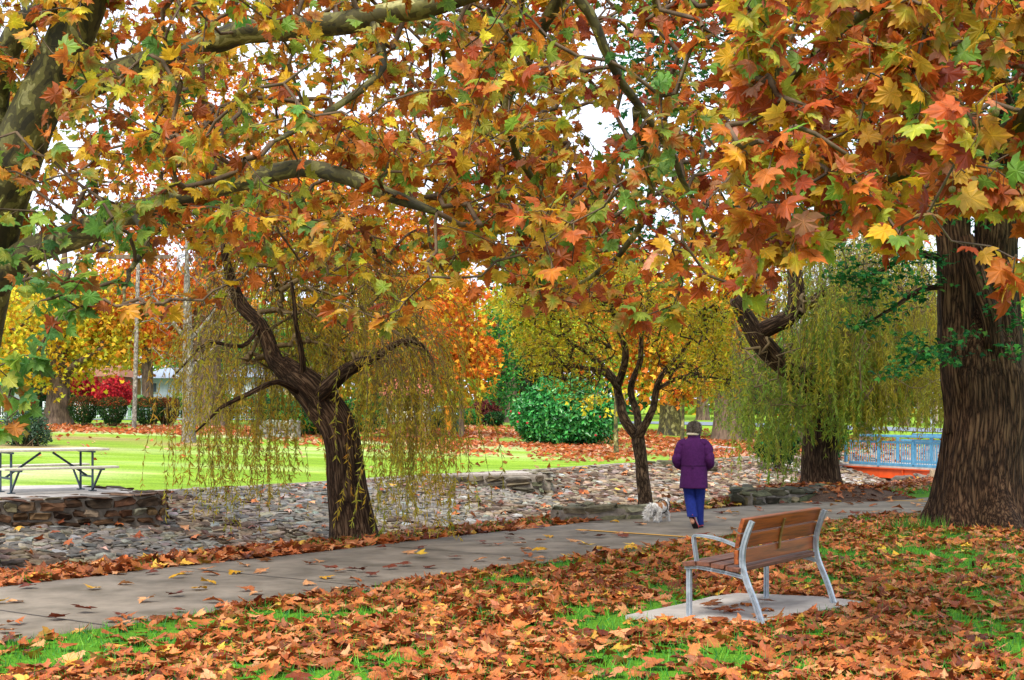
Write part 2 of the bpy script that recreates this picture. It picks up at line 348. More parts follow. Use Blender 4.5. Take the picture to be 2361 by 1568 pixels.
nt.links.new(c, b.inputs['Base Color']); b.inputs['Roughness'].default_value = .95; b.inputs['Specular IOR Level'].default_value = .1; bumpn(nt, b, n1.outputs['Fac'], .6, .03)
ny, nx = gx.shape; i = np.arange(ny-1)[:, None]*nx+np.arange(nx-1)[None]
mb = MB(); mb.add(np.stack([gx, gy, gz], -1).reshape(-1, 3), np.stack([i, i+1, i+nx+1, i+nx], -1).reshape(-1, 4), 0, col.reshape(-1, 3))
tag(mb.build('ground', m), kind='structure')

# ---------- shared path, its joints and the painted lines
def pc(s): return -1.5-np.where(s > 6, .042*(np.minimum(s, 20)-6)**2+np.where(s > 20, (s-20)*1.2, 0), 0)
ss = np.arange(-40, 45, .5); mb = MB(); rows = []
for k in np.linspace(-1.5, 1.5, 7):
    x, y = XY(ss, pc(ss)+k+.05*np.sin(ss*1.3+k)*(abs(k) > 1.4)); rows.append(np.stack([x, y, np.full_like(x, .015)], -1))
rows.insert(0, rows[0]-[0, 0, .06]); rows.append(rows[-1]-[0, 0, .06])
V = np.stack(rows); r_, n_ = V.shape[:2]; i = np.arange(r_-1)[:, None]*n_+np.arange(n_-1)[None]
mb.add(V.reshape(-1, 3), np.stack([i, i+1, i+n_+1, i+n_], -1).reshape(-1, 4)[:, ::-1])
for s0 in np.arange(-30, 30, 3.2):
    a = np.array([*XY(s0, pc(s0)-1.48), .0195]); e = np.array([*XY(s0, pc(s0)+1.48), .0195]); w = np.array([.605, .796, 0])*.011
    mb.add([a-w, a+w, e+w, e-w], [[0, 1, 2, 3]], 1, smooth=False)
path = tag(mb.build('path', [M['concrete'], M['joint']]), kind='structure')
def sheet(name, pts, z, mat, kind='structure'):
    v = np.array([[p[0], p[1], z] for p in pts]); return tag(MB().add(v, [list(range(len(v)))], smooth=False).build(name, mat), kind=kind)
for (a, b_) in (((1330, 1221), (1625, 1241)), ((2050, 1153.5), (2152, 1157))):
    a = G(*a, z0=.02); b_ = G(*b_, z0=.02); w = nz(np.cross(b_-a, [0, 0, 1]))*.05
    sheet('path_marking', [a-w, a+w, b_+w, b_-w], .0235, M['yellow'])
# side path on the far bank, road, kerb
def ribbon(name, c, w, mat, lift=.02):
    c = np.asarray(c, float); q, _ = smooth_path(np.c_[c, np.zeros(len(c))], np.zeros(len(c)), .6); t = nz(np.gradient(q, axis=0)); nn = np.stack([-t[:, 1], t[:, 0], 0*t[:, 0]], -1)
    v = np.stack([q+nn*w*k for k in np.linspace(-.5, .5, 5)], 1); v[..., 2] = H(v[..., 0], v[..., 1])+lift
    i = np.arange(len(q)-1)[:, None]*5+np.arange(4)[None]
    return tag(MB().add(v.reshape(-1, 3), np.stack([i, i+1, i+6, i+5], -1).reshape(-1, 4)[:, ::-1]).build(name, mat), kind='structure')
q1 = G(1725, 1052); ribbon('side_path', [q1[:2]+(-.8, 6), q1[:2], q1[:2]+(2.0, -2.5), q1[:2]+(5.5, -3.5)], 1.9, M['slab'])
ribbon('road', [(-70, 75), (-30, 75), (-8, 76.5), (10, 78), (40, 82), (90, 86)], 5.6, M['asphalt'], .03)

sC = np.arange(-14, 34, .5); xC, yC = XY(sC, 10.05+.12*np.sin(sC*.7)); ribbon('bank_coping', np.stack([xC, yC], 1), .26, M['mortar'], .03)
# ---------- stone-pitched creek bank
bm = bmesh.new(); bmesh.ops.create_icosphere(bm, subdivisions=2, radius=1); bm.verts.ensure_lookup_table()
ICO = np.array([v.co[:] for v in bm.verts]); ICOF = np.array([[v.index for v in f.verts] for f in bm.faces]); bm.free()
def rocks(mb, pos, ux, uy, size, col, m=0, r=rng, sq=.55):
    """irregular blocky stones: rounded boxes with knocked corners"""
    n = len(pos); V = np.sign(ICO)*np.abs(ICO)**sq
    V = np.repeat(V[None], n, 0)*(1+.16*r.normal(size=(n, len(ICO), 1)).clip(-1.5, 1.5))
    V = V+.25*r.normal(size=(n, 1, 3))*V[..., [1, 2, 0]]
    V = V*size[:, None, :]; uz = np.cross(ux, uy)
    w = pos[:, None]+V[..., :1]*ux[:, None]+V[..., 1:2]*uy[:, None]+V[..., 2:]*uz[:, None]
    mb.add(w.reshape(-1, 3), (ICOF[None]+np.arange(n)[:, None, None]*len(ICO)).reshape(-1, 3), m, np.repeat(col, len(ICO), 0), smooth=False)
STONES = [('#7a6c5e', 3), ('#6a5848', 3), ('#574536', 2.4), ('#857a6e', 2.4), ('#8c8c86', .8), ('#463629', 1.6), ('#86745a', 2.2)]
r = np.random.default_rng(5); pos = []; sc = []
for t0 in np.arange(5.2, 9.95, .135):
    s0 = -13.+r.random()*.3
    while s0 < 34:
        w = r.uniform(.10, .34); x, y = XY(s0+w/2, t0+r.normal()*.035); s0 += w+.04
        pos.append((x, y, H(x, y))); sc.append((w*.5,   .08*r.uniform(.7, 1.2), .036*r.uniform(.6, 1.3)))
pos = np.array(pos); sc = np.array(sc); n = len(pos)
cs = pick(STONES, n, .2, r); lich = (fbm(pos[:, 0], pos[:, 1], 2.) > .56)[:, None]; blu = ((pos[:, 0] < -1.5) & lich)[:, None] if False else (lich[:, 0] & (pos[:, 0] < 1))[:, None]; cs = np.where(blu, cs*.75+.25*lin('#8c9696'), cs)
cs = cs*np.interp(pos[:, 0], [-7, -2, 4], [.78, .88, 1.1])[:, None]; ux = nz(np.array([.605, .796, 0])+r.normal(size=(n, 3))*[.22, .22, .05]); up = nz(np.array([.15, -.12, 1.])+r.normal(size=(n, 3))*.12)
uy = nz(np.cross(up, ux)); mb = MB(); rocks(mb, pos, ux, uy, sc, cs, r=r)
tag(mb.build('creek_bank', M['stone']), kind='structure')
# ---------- stone retaining walls
WALLS = [('#4c3624', 3), ('#5f452f', 3), ('#6d543e', 2), ('#7d6853', .8), ('#3a2b20', 2), ('#857664', .5)]
def stone_wall(pts, z0, z1, label, th=.42, hgt=.14, ln=.42, pal=WALLS, seed=1, top=None, group=None):
    r = np.random.default_rng(seed); pts = [np.asarray(p, float)[:2] for p in pts]; c0 = pts[0]
    t = thing('stone_wall', label, 'stone wall', (*c0, z0), group); mo = MB(); stn = MB()
    for a, b in zip(pts[:-1], pts[1:]):
        d = b-a; L = np.linalg.norm(d); d = d/L; nn = np.array([-d[1], d[0]])
        ce = (a+b)/2+nn*th/2*0; mo.box((*ce, (z0+z1)/2-.02), (L-.02, th*.8, z1-z0), R=[[d[0], -d[1], 0], [d[1], d[0], 0], [0, 0, 1]])
        z = z0; pos = []; sc = []
        while z < z1-.02:
            h = hgt*r.uniform(.75, 1.25); h = min(h, z1-z+.03); u = -.05+r.random()*.1
            while u < L:
                w = ln*r.uniform(.5, 1.4); w = min(w, max(L-u, .12))
                for side in (-1, 1):
                    p = a+d*(u+w/2)+nn*side*(th/2-.09); pos.append((*p, z+h/2+r.normal()*.012)); sc.append((w/2-.012, .11, h/2-.008))
                u += w+.015
            z += h+.015
        pos = np.array(pos); n = len(pos); ux = nz(np.repeat([[*d, 0]], n, 0)+r.normal(size=(n, 3))*.06); uy = nz(np.cross([0, 0, 1], ux)+r.normal(size=(n, 3))*.05)
        rocks(stn, pos, ux, uy, np.array(sc), pick(pal, n, .22, r), r=r, sq=.42)
    mo.build('mortar_core', M['mortar'], t); stn.build('stonework', M['stone'], t)
    return t
# table terrace on the far bank
tz = .27
a = P(-260, 1160, 25.); b_ = G(360, 1136, z0=tz); a = G(-200, 1158, z0=tz)
back = np.array([-.56, .83])*3.0; dr = nz((b_-a)[:2]); bk2 = np.array([-dr[1], dr[0]])
stone_wall([a[:2], b_[:2], b_[:2]+bk2*2.6], -.5, tz-.02, 'brown rubble stone wall holding up the picnic table terrace', .5, .14, .36, seed=3)
v = np.array([a[:2], b_[:2], b_[:2]+bk2*3.4, a[:2]+bk2*4.6]); mb = MB()
vv = np.r_[np.c_[v, np.full(4, tz)], np.c_[v, np.full(4, -.3)]]
mb.add(vv, [[0, 1, 2, 3]], smooth=False).add(vv, [[0, 4, 5, 1], [1, 5, 6, 2], [2, 6, 7, 3], [3, 7, 4, 0]], smooth=False)
tag(mb.build('terrace_slab', M['slab']), kind='structure')
a2 = G(1010, 1098, z0=.14); b2 = G(1250, 1091, z0=.2); d2 = nz((b2-a2)[:2]); n2_ = np.array([-d2[1], d2[0]])
stone_wall([a2[:2], b2[:2], b2[:2]+n2_*1.8], -.55, .19, 'low mossy stone bastion jutting from the far bank under a gravel top', .5, .13, .5, [('#6b6450', 3), ('#7d7763', 2), ('#55503f', 2), ('#8a8474', 1)], 5)
v = np.array([a2[:2], b2[:2], b2[:2]+n2_*2.2, a2[:2]+n2_*1.2]); vv = np.r_[np.c_[v, [.18, .21, .17, .12]], np.c_[v, np.full(4, -.3)]]
tag(MB().add(vv, [[0, 1, 2, 3]], smooth=False).add(vv, [[0, 4, 5, 1], [1, 5, 6, 2], [2, 6, 7, 3]], smooth=False).build('gravel_pad', M['gravel']), kind='structure')
MOSS = [('#5c5a45', 3), ('#6d6852', 2), ('#4a463a', 2), ('#7f7b6b', 1)]
a3 = G(1285, 1203); b3 = G(1500, 1196)
stone_wall([a3[:2]+(.5, 1.1), a3[:2], b3[:2]], -.3, .2, 'low grey stone edging beside the path behind the white dog', .3, .15, .5, MOSS, 7)
a4 = G(1715, 1166); b4 = G(1925, 1150)
stone_wall([a4[:2]+(.2, 1.6), a4[:2], b4[:2]], -.3, .25, 'low stone wall around the foot of the green weeping willow', .4, .14, .55, MOSS, 8)
a5 = P(1480, 1078, 43.); b5 = P(1650, 1082, 43.)
stone_wall([a5[:2], b5[:2]], -.35, .18, 'squat mossy stone wall on the far bank behind the purple coat', .5, .16, .6, MOSS, 9)
# mound that the wall holds at the right willow
mb = MB(); c4 = (a4+b4)/2+[.7, 1.1, 0]; th = np.linspace(0, 2*PI, 28, endpoint=False); rr = np.linspace(0, 1, 6)[1:]
V = [[c4[0], c4[1], .24]]
for q in rr:
    for h in th: V.append([c4[0]+2.1*q*math.cos(h), c4[1]+1.5*q*math.sin(h), .24-.36*q**3+.03*math.sin(5*h+q*9)+.02*math.sin(11*h)])
Fq = [[1+k*28+j, 1+k*28+(j+1) % 28, 1+(k+1)*28+(j+1) % 28, 1+(k+1)*28+j] for k in range(4) for j in range(28)]
mb.add(V, [[0, 1+j, 1+(j+1) % 28] for j in range(28)]); mb.f.append((np.array(Fq)[:, ::-1]*1, 0, True)); mb.f[-1] = (np.array(Fq), 0, True)
M['mulch'] = noisy('bark_mulch', lin('#2e2018'), lin('#6a4e3a'), 40, .95, .8, dist=.02)
tag(mb.build('mulch_mound', M['mulch']), kind='structure')
# loose rubble at the bridge abutment
r = np.random.default_rng(17); n = 150; tt = r.uniform(1.2, 5.5, n); sx = r.uniform(17, 31, n); x, y = XY(sx, tt); mb = MB()
rocks(mb, np.c_[x, y, H(x, y)+.04], rdir(n, 0, r)*[1, 1, .2], np.tile([0, 0, 1.], (n, 1)), r.uniform(.1, .3, (n, 3))*[1, .7, .9], pick(STONES, n, .2, r), r=r)
tag(mb.build('creek_rubble', M['stone']), kind='stuff')

# ---------- footbridge
A = P(1938, 1070, 49.); Bq = P(2361, 1091, 42.2); zd = -.17; d = nz((Bq-A)*[1, 1, 0]); side = np.array([-d[1], d[0], 0]) if -d[1] > 0 else np.array([d[1], -d[0], 0])
Lb = 11.; O = np.array([A[0], A[1], 0.]); pt = lambda u, w, z: O+d*u+side*w+[0, 0, z]
br = thing('footbridge', 'blue railed footbridge on an orange steel girder over the creek', 'bridge', (O[0], O[1], zd-.3))
Rb = np.stack([d, np.cross([0, 0, 1], d), [0, 0, 1.]], 1)
for w in (0, 2.2):
    g = MB(); g.box(pt(Lb/2, w, zd-.17), (Lb, .06, .26), R=Rb); g.box(pt(Lb/2, w, zd-.315), (Lb, .2, .03), R=Rb); g.box(pt(Lb/2, w, zd-.025), (Lb, .2, .03), R=Rb)
    for u in np.arange(.05, Lb, 3.): g.box(pt(u+2.9, w, zd-.17), (.05, .17, .25), R=Rb)
    g.build('girder', M['orange'], br)
MB().box(pt(Lb/2, 1.1, zd+.02), (Lb, 2.3, .05), R=Rb).build('deck', M['slab'], br)
MB().box(pt(.6, 1.1, zd-.7), (1., 2.6, .75), R=Rb).build('abutment', M['mortar'], br)
for w in (-.02, 2.22):
    z0 = zd+.06
    for nm, z, h in (('bottom_rail', z0+.04, .09), ('middle_rail', z0+.74, .07)): MB().box(pt(Lb/2+.2, w, z), (Lb-.5, .055, h), R=Rb, bev=.01).build(nm, M['blue'], br)
    MB().box(pt(Lb/2+.5, w-.1, z0+.94), (Lb-1.2, .09, .075), R=Rb, bev=.015).build('handrail', M['blue'], br)
    if w < 0:
        b0 = MB().box(pt(.5, w, z0+.4), (.018, .018, .64), R=Rb).build('baluster', M['blue'], br)
        for k in range(1, 90):
            q = b0.copy(); q.parent = br; q.location = Vector(d*.107*k); COL.objects.link(q)
    else:
        mb = MB()
        for u in np.arange(.5, Lb, .107): mb.box(pt(u, w, z0+.4), (.018, .018, .64), R=Rb)
        tag(mb.build('baluster', M['blue'], br), kind='stuff')
    for u in np.arange(.3, Lb, 1.55):
        MB().box(pt(u, w-.012, z0+.44), (.085, .09, .95 if int(u/1.5) % 2 else .78), R=Rb, bev=.012).build('post', M['blue'], br)

# ---------- bench and its slab
FL, BL, BR, FR = [G(*p, z0=.035) for p in ((1586, 1425), (1757, 1440), (1925, 1395), (1761, 1375))]
sl = [G(*p) for p in ((1442, 1428), (1560, 1441), (1735, 1448), (1850, 1424), (1992, 1396), (1900, 1384), (1700, 1376), (1640, 1384), (1570, 1402))]
v = np.array([[*p[:2], .035] for p in sl]); k = len(v); mb = MB(); mb.add(v, [list(range(k))], smooth=False)
mb.add(np.r_[v, v-[0, 0, .08]], [[i, i+k, (i+1) % k+k, (i+1) % k] for i in range(k)], smooth=False); tag(mb.build('bench_slab', M['slab']), kind='structure')
ex = nz((FR-FL)+(BR-BL)); ex[2] = 0; ex = nz(ex); ey = np.array([ex[1], -ex[0], 0]); ez = np.array([0, 0, 1.])
if np.dot(ey, BL-FL) < 0: ey = -ey
L = (np.linalg.norm(FR-FL)+np.linalg.norm(BR-BL))/2; L = 1.56; cen = (FL+BL)/2+ex*L/2; D = .663 if True else float(abs(np.dot(ey, (BL+BR-FL-FR)/2)))
Wb = lambda x, y, z: np.array([cen[0], cen[1], .035])+ex*(x-L/2)+ey*(y-D/2)+ez*z
be = thing('park_bench', 'timber slatted park bench with silver cast frames on a concrete slab', 'bench', (cen[0], cen[1], .035))
def strip(mb, pts, w, h, m=0, x0=0):  # a cast bar following (y, z) points, w wide along x
    q, _ = smooth_path([(0, y*D/.66, z) for y, z in pts], np.zeros(len(pts)), .03); t = nz(np.gradient(q, axis=0)); nn = np.stack([0*t[:, 0], -t[:, 2], t[:, 1]], -1)
    prof = [(-.5, -.5), (.5, -.5), (.5, -.12), (.32, -.05), (.32, .05), (.5, .12), (.5, .5), (-.5, .5), (-.5, .12), (-.32, .05), (-.32, -.05), (-.5, -.12)]
    V = np.stack([q+[x0, 0, 0]+np.array([a_*w, 0, 0])+nn*b_*h for a_, b_ in prof], 1); k = len(prof); n = len(q)
    Vw = np.array([Wb(*p) for p in V.reshape(-1, 3)]); i = np.arange(n-1)[:, None]*k; j = np.arange(k)[None]
    n0 = mb.n; mb.add(Vw, np.stack([i+j, i+(j+1) % k, i+k+(j+1) % k, i+k+j], -1).reshape(-1, 4)[:, ::-1], m, smooth=False)
    mb.f.append((np.array([list(range(k))])+n0, m, False)); mb.f.append((np.array([[(n-1)*k+a_ for a_ in range(k)][::-1]])+n0, m, False))
for x0 in (.0, L):
    f = MB(); strip(f, [(.012, .0), (.012, .2), (.012, .415)], .036, .038, x0=x0); f.build('front_leg', M['alu'], be)
    f = MB(); strip(f, [(-.02, .42), (.1, .428), (.3, .405), (.43, .385), (.50, .37)], .045, .03, x0=x0); f.build('seat_rail', M['alu'], be)
    f = MB(); strip(f, [(.66, .0), (.60, .17), (.53, .33), (.497, .43), (.488, .52), (.50, .62), (.535, .73), (.575, .825)], .036, .042, x0=x0); f.build('rear_leg', M['alu'], be)
    if x0 == 0:
        f = MB(); strip(f, [(.475, .60), (.40, .635), (.25, .675), (.10, .69), (.062, .682), (.055, .65), (.075, .52), (.09, .43)], .05, .02, x0=x0); f.build('armrest', M['alu'], be)
for k, (y, z, tl) in enumerate(((.035, .455, .10), (.165, .462, 0), (.295, .45, -.07), (.425, .433, -.1))):
    yv = nz(ey*math.cos(tl)+ez*math.sin(tl)); R = np.stack([ex, yv, np.cross(ex, yv)], 1)
    MB().box(Wb(L/2-.01, y*D/.66, z), (L+.10, .118*D/.66, .038), R=R, bev=.006).build('seat_plank', M['timber_seat'], be)
for y, z, tl in ((.447, .530, -.02), (.462, .662, .16), (.493, .788, .30)):
    zv = nz(ez*math.cos(tl)+ey*math.sin(tl)); R = np.stack([ex, np.cross(zv, ex), zv], 1)
    MB().box(Wb(L/2-.0, y*D/.66, z), (L+.07, .036, .117), R=R, bev=.006).build('back_plank', M['timber'], be)
f = MB(); strip(f, [(.474, .54), (.484, .64), (.507, .74), (.524, .80)], .03, .012, x0=L*.5); f.build('back_strap', M['brass'], be)

# ---------- picnic table
c0 = G(75, 1137, z0=tz); th = math.radians(36); u = np.array([math.cos(th), math.sin(th), 0]); w = np.array([-u[1], u[0], 0])
O = np.array([*c0[:2], tz])+u*.35+w*.3; Wt = lambda a, b, z: O+u*a+w*b+ez*z; Rt = np.stack([u, w, ez], 1)
pt_ = thing('picnic_table', 'cream topped picnic table with dark steel legs on the stone terrace', 'picnic table', O)
for b0 in (-.27, 0, .27): MB().box(Wt(0, b0, .74), (2.0, .25, .04), R=Rt, bev=.01).build('top_board', M['cream'], pt_)
for b0 in (-.72, .72): MB().box(Wt(0, b0, .44), (2.0, .27, .04), R=Rt, bev=.01).build('seat', M['cream'], pt_)
for a0 in (-.72, .72):
    f = MB()
    for s in (-1, 1):
        f.bar(Wt(a0, s*.3, .02), Wt(a0, s*.3, .715), .034, .034); f.bar(Wt(a0, s*.3, .03), Wt(a0, s*.74, .41), .03, .03); f.box(Wt(a0, s*.3, .01), (.12, .1, .02), R=Rt)
    f.bar(Wt(a0, -.3, .26), Wt(a0, .3, .26), .035, .035); f.bar(Wt(a0, -.85, .405), Wt(a0, .85, .405), .04, .03); f.bar(Wt(a0, -.4, .7), Wt(a0, .4, .7), .04, .03)
    f.bar(Wt(a0, 0, .27), Wt(a0*.15, 0, .69), .035, .035); f.build('leg_frame', M['steel'], pt_)
# ---------- plane trees whose branches fill the top of the view
def px_path(pts): return [P(*p) for p in pts]
PAL_L = [('#c26a2a', 4), ('#cf8230', 3), ('#a65622', 2.4), ('#ecc034', 2.6), ('#d0a438', 3), ('#acb040', 3), ('#88a240', 2.2), ('#5f8c42', 1.4), ('#8a4420', 1.4)]
PAL_R = [('#be5c2a', 4), ('#cc7432', 3), ('#a24824', 2.3), ('#e8b830', 2.4), ('#d0a03a', 2.6), ('#aeb240', 2.5), ('#7ea444', 2.1), ('#c8886a', .7), ('#863620', 1.3)]
PAL_G = [('#6f9844', 4), ('#588a46', 3), ('#94aa42', 2.2), ('#bcb448', 1.4), ('#ae7030', 1), ('#98502a', .6)]
LEAN = np.array([.0, -.25, 0])
def plane_leaves(mb, pts, dirs, pal, r, smin=.105, smax=.18, T=PLANE):
    n = len(pts); out = r.normal(size=(n, 3)); y = nz(out*[1, 1, .4]+dirs*.5+[0, 0, -.6]); nrm = nz(r.normal(size=(n, 3))*.8+np.array([0, -.45, .55]))
    sz = r.uniform(smin, smax, n)*np.interp(pts[:, 1], [8, 11, 16, 22], [1, .95, .82, .8]); pet = pts+y*r.uniform(.03, .13, (n, 1))
    c1 = pick(pal, n, .16, r); c2 = np.where(r.random((n, 1)) < .45, pick(pal, n, .15, r)*.6+.4*c1, c1*r.uniform(.75, 1.15, (n, 1)))
    scatter(mb, T, pet, y, nrm, sz, c1, c2, r.uniform(-.3, .7, n), r.uniform(-.3, .45, n), 0, lp=True)
    # stalks
    w = .004; x = nz(np.cross(y, [0, 0, 1.])+1e-3); V = np.stack([pts-x*w, pts+x*w, pet+x*w*.6, pet-x*w*.6], 1); k = np.arange(n)[:, None]*4
    mb.add(V.reshape(-1, 3), k+np.arange(4)[None], 1, np.repeat(c1*.9, 4, 0))
ball = None
def seed_balls(tree, pts, n, r):
    global ball
    for k in r.choice(len(pts), n, replace=False):
        q = pts[k]; ln = r.uniform(.06, .13)
        if ball is None:
            m = MB(); m.add(ICO*.0165*(1+.05*r.normal(size=(len(ICO), 1))), ICOF); tube(m, [(0, 0, .014), (.004, 0, .05), (0, 0, .1)], .0018, 4, 1); o = m.build('seed_ball', [M['seed'], M['twig']]); ball = o
        else: o = ball.copy(); COL.objects.link(o)
        o.parent = tree; o.location = Vector(q-[0, 0, ln]-ORI[tree.name]); s = r.uniform(.8, 1.25); o.scale = (s, s, s)
def crown_anchors(r, n, x0, x1, d0, d1, ytop, xb, yb, gap=.3, gs=.55, edge=40, d2=None):
    """points through the space under the tree's crown that lie above its ragged lower edge"""
    out = []
    while len(out) < n:
        d = (r.uniform(d0**3, d1**3))**(1/3); px = r.uniform(x0, x1); lo = np.interp(px, xb, yb)-edge
        py = r.uniform(ytop, lo)
        q = P(px, py, d)
        if vn(q[0]+q[1]*.7, q[2]*1.3+q[1]*.5, gs) < gap*1.0: continue
        out.append(q)
    return np.array(out)
XB = [-500, 0, 100, 250, 420, 550, 700, 800, 900, 1000, 1080, 1150, 1250, 1400, 1500, 1580, 1680, 1780, 1900, 1980, 2100, 2250, 2361, 2900]
YB = [600, 580, 640, 620, 600, 610, 680, 710, 750, 690, 620, 640, 710, 735, 750, 700, 640, 650, 600, 560, 580, 520, 560, 560]
# left tree: mottled trunk mostly beyond the frame, limbs reaching across
base = G(-78, 1290); r = np.random.default_rng(21)
tA = thing('plane_tree', 'big mottled plane tree rising past the terrace wall with limbs reaching over the creek', 'tree', base)
tr, rr = smooth_path([base-[0, 0, .2], base+[-.02, 0, .5], P(-74, 1000, 17.4), P(-66, 820, 17.1), P(-42, 660, 16.7), P(-18, 520, 16.4), P(22, 400, 16.2), P(75, 270, 16), P(135, 150, 15.8), P(188, 20, 15.5), P(230, -120, 15.2)], [.42, .33, .29, .28, .31, .30, .29, .27, .25, .23, .2], .12)
mb = MB(); tube(mb, tr, rr, 28, prof=ridged(4, .03, 1, .25, .4)); mb.build('trunk', M['bark_plane'], tA)
LA = [([P(100, 235, 16), P(215, 188, 15.7), P(330, 150, 15.3), P(430, 118, 15), P(560, 72, 14.6), P(700, 52, 14.2), P(850, 32, 13.8), P(1010, 2, 13.4), P(1200, -60, 13)], [.17, .15, .14, .13, .12, .11, .10, .085, .05]),
      ([P(-8, 650, 16.6), P(60, 592, 16.3), P(130, 553, 16), P(205, 525, 15.6), P(300, 480, 15.2), P(430, 440, 14.8), P(540, 410, 14.4), P(700, 375, 14), P(830, 395, 13.8), P(940, 435, 13.6), P(1030, 465, 13.5)], [.2, .17, .155, .14, .12, .10, .09, .08, .07, .06, .03]),
      ([P(20, 400, 16.2), P(0, 240, 16), P(60, 90, 15.6), P(140, 20, 15.3), P(200, -60, 15)], [.17, .15, .13, .11, .08]),
      ([P(860, 40, 13.8), P(880, 150, 13.6), P(820, 230, 13.4), P(700, 300, 13.2), P(640, 330, 13)], [.05, .04, .035, .03, .015]),
      ([P(300, 480, 15.2), P(330, 560, 14.5), P(280, 640, 13.5), P(250, 720, 12.6)], [.05, .035, .02, .01])]
base_t = [(tr[30:], rr[30:])]
for p, q in LA:
    a, b_ = smooth_path(p, q, .15); a = a+np.cumsum(r.normal(size=a.shape)*.012, 0); base_t.append((a, b_))
    m = MB(); tube(m, a, b_, 14, prof=ridged(3, .04, len(a))); m.build('limb', M['bark_plane'], tA)
ank = np.concatenate([crown_anchors(r, NA, -420, 1330, 11, 23, -420, XB, YB, .22),
    crown_anchors(r, 10, -60, 330, 11, 13.5, 560, [0, 330], [740, 700], .1, edge=20),
    np.array([P(*q) for q in ((52, 820, 11), (92, 800, 11.4), (30, 880, 11.2), (100, 870, 11), (60, 930, 11.1), (25, 975, 11), (330, 700, 11.6), (395, 690, 12), (560, 640, 12), (745, 690, 12.5), (800, 720, 12.3), (870, 735, 12.6), (905, 690, 12.8), (240, 690, 11.5), (190, 640, 11.2), (150, 690, 11.3))])])
sk = Skel(base_t, .05, .28, .0042, 5, -.1).grow(ank)
m = MB(); sk.draw(m, 1, .026); p, dr = sk.tips(LPA, .3); left = (p[:, 0] < P(330, 0, 13)[0]) & (p[:, 2] < 3.6)
plane_leaves(m, p[~left], dr[~left], PAL_L, r); plane_leaves(m, p[left], dr[left], PAL_G, r)
p2, _ = sk.tips(1, .8); vis = p2[(np.abs(p2[:, 0]/p2[:, 1]) < .345) & ((p2[:, 2]-EYE)/p2[:, 1] < .27)]; seed_balls(tA, vis, 90, r); m.build('crown', [M['leaf'], M['twig']], tA)
# right tree: trunk stands outside the frame, its boughs hang into it
r = np.random.default_rng(33); base = np.array([6.4, 8.6, 0.])
tB = thing('plane_tree', 'plane tree whose rusty red leafy boughs hang over the park bench', 'tree', base)
tr, rr = smooth_path([base-[0, 0, .2], base+[0, 0, .6], base+[-.1, 0, 2.4], base+[-.5, .3, 4.2], base+[-.8, .5, 6.2]], [.55, .42, .38, .33, .2], .15)
mb = MB(); tube(mb, tr, rr, 24, prof=ridged(4, .03, 2, .25, .4)); mb.build('trunk', M['bark_plane'], tB)
e = base+[-.5, .3, 4.2]
LB = [([e, (4.3, 10, 6.), (2, 12.5, 6.6), P(1340, -80, 13), P(1395, 90, 13.3), P(1470, 250, 13.7), P(1560, 400, 14), P(1625, 560, 14.3)], [.2, .15, .09, .055, .05, .042, .03, .015]),
      ([e, (4.2, 9.8, 5.6), P(1640, -90, 12), P(1720, 60, 12.3), P(1790, 250, 12.7), P(1850, 400, 13), P(1960, 520, 13.3)], [.18, .15, .07, .05, .042, .033, .015]),
      ([e-[0, 0, .3], P(2560, 160, 9.6), P(2330, 290, 10.2), P(2100, 400, 10.8), P(1900, 470, 11.2)], [.15, .1, .06, .04, .02]),
      ([e, P(2400, -120, 9.2), P(2150, -40, 9), P(1950, 60, 9.2), P(1800, 200, 9.6)], [.15, .1, .06, .04, .02]),
      ([P(1340, -80, 13), P(1250, 100, 13.6), P(1180, 260, 14), P(1240, 420, 14.6), P(1330, 560, 15)], [.07, .05, .04, .03, .015]),
      ([P(1470, 250, 13.7), P(1500, 420, 14.5), P(1440, 560, 15), P(1300, 660, 15.4)], [.05, .04, .03, .015])]
base_t = [(tr[20:], rr[20:])]
for p, q in LB:
    a, b_ = smooth_path(p, q, .15); a = a+np.cumsum(r.normal(size=a.shape)*.012, 0); base_t.append((a, b_))
    m = MB(); tube(m, a, b_, 12, prof=ridged(3, .04, len(a))); m.build('limb', M['bark_plane'], tB)
ank = np.concatenate([crown_anchors(r, NB1, 1020, 2800, 11, 23, -420, XB, YB, .22), crown_anchors(r, NB2, 1650, 2800, 8.6, 11, -420, XB, np.array(YB)-10, .3),
    np.array([P(*q) for q in ((1480, 700, 12.6), (1530, 730, 12.4), (1560, 700, 12.8), (1440, 740, 12.8), (1180, 640, 13), (1250, 690, 13.2), (1330, 700, 13), (2260, 300, 7.8), (2300, 200, 7.6), (2200, 380, 8), (2080, 520, 8.4), (2060, 560, 8.5), (2330, 640, 8.2), (2345, 600, 8.3), (1740, 640, 11), (1700, 660, 11.2), (1880, 560, 9.6))])])
sk = Skel(base_t, .05, .28, .0042, 6, -.1).grow(ank)
m = MB(); sk.draw(m, 1, .026); p, dr = sk.tips(LPB, .3); gr = vn(p[:, 0]*1.3+3, p[:, 2]*1.3+p[:, 1], 1.1) > .72
plane_leaves(m, p[~gr], dr[~gr], PAL_R, r); plane_leaves(m, p[gr], dr[gr], PAL_G[:4]+PAL_R[:2], r)
p2, _ = sk.tips(1, .8); vis = p2[(np.abs(p2[:, 0]/p2[:, 1]) < .345) & ((p2[:, 2]-EYE)/p2[:, 1] < .27)]; seed_balls(tB, vis, 90, r); m.build('crown', [M['leaf'], M['twig']], tB)

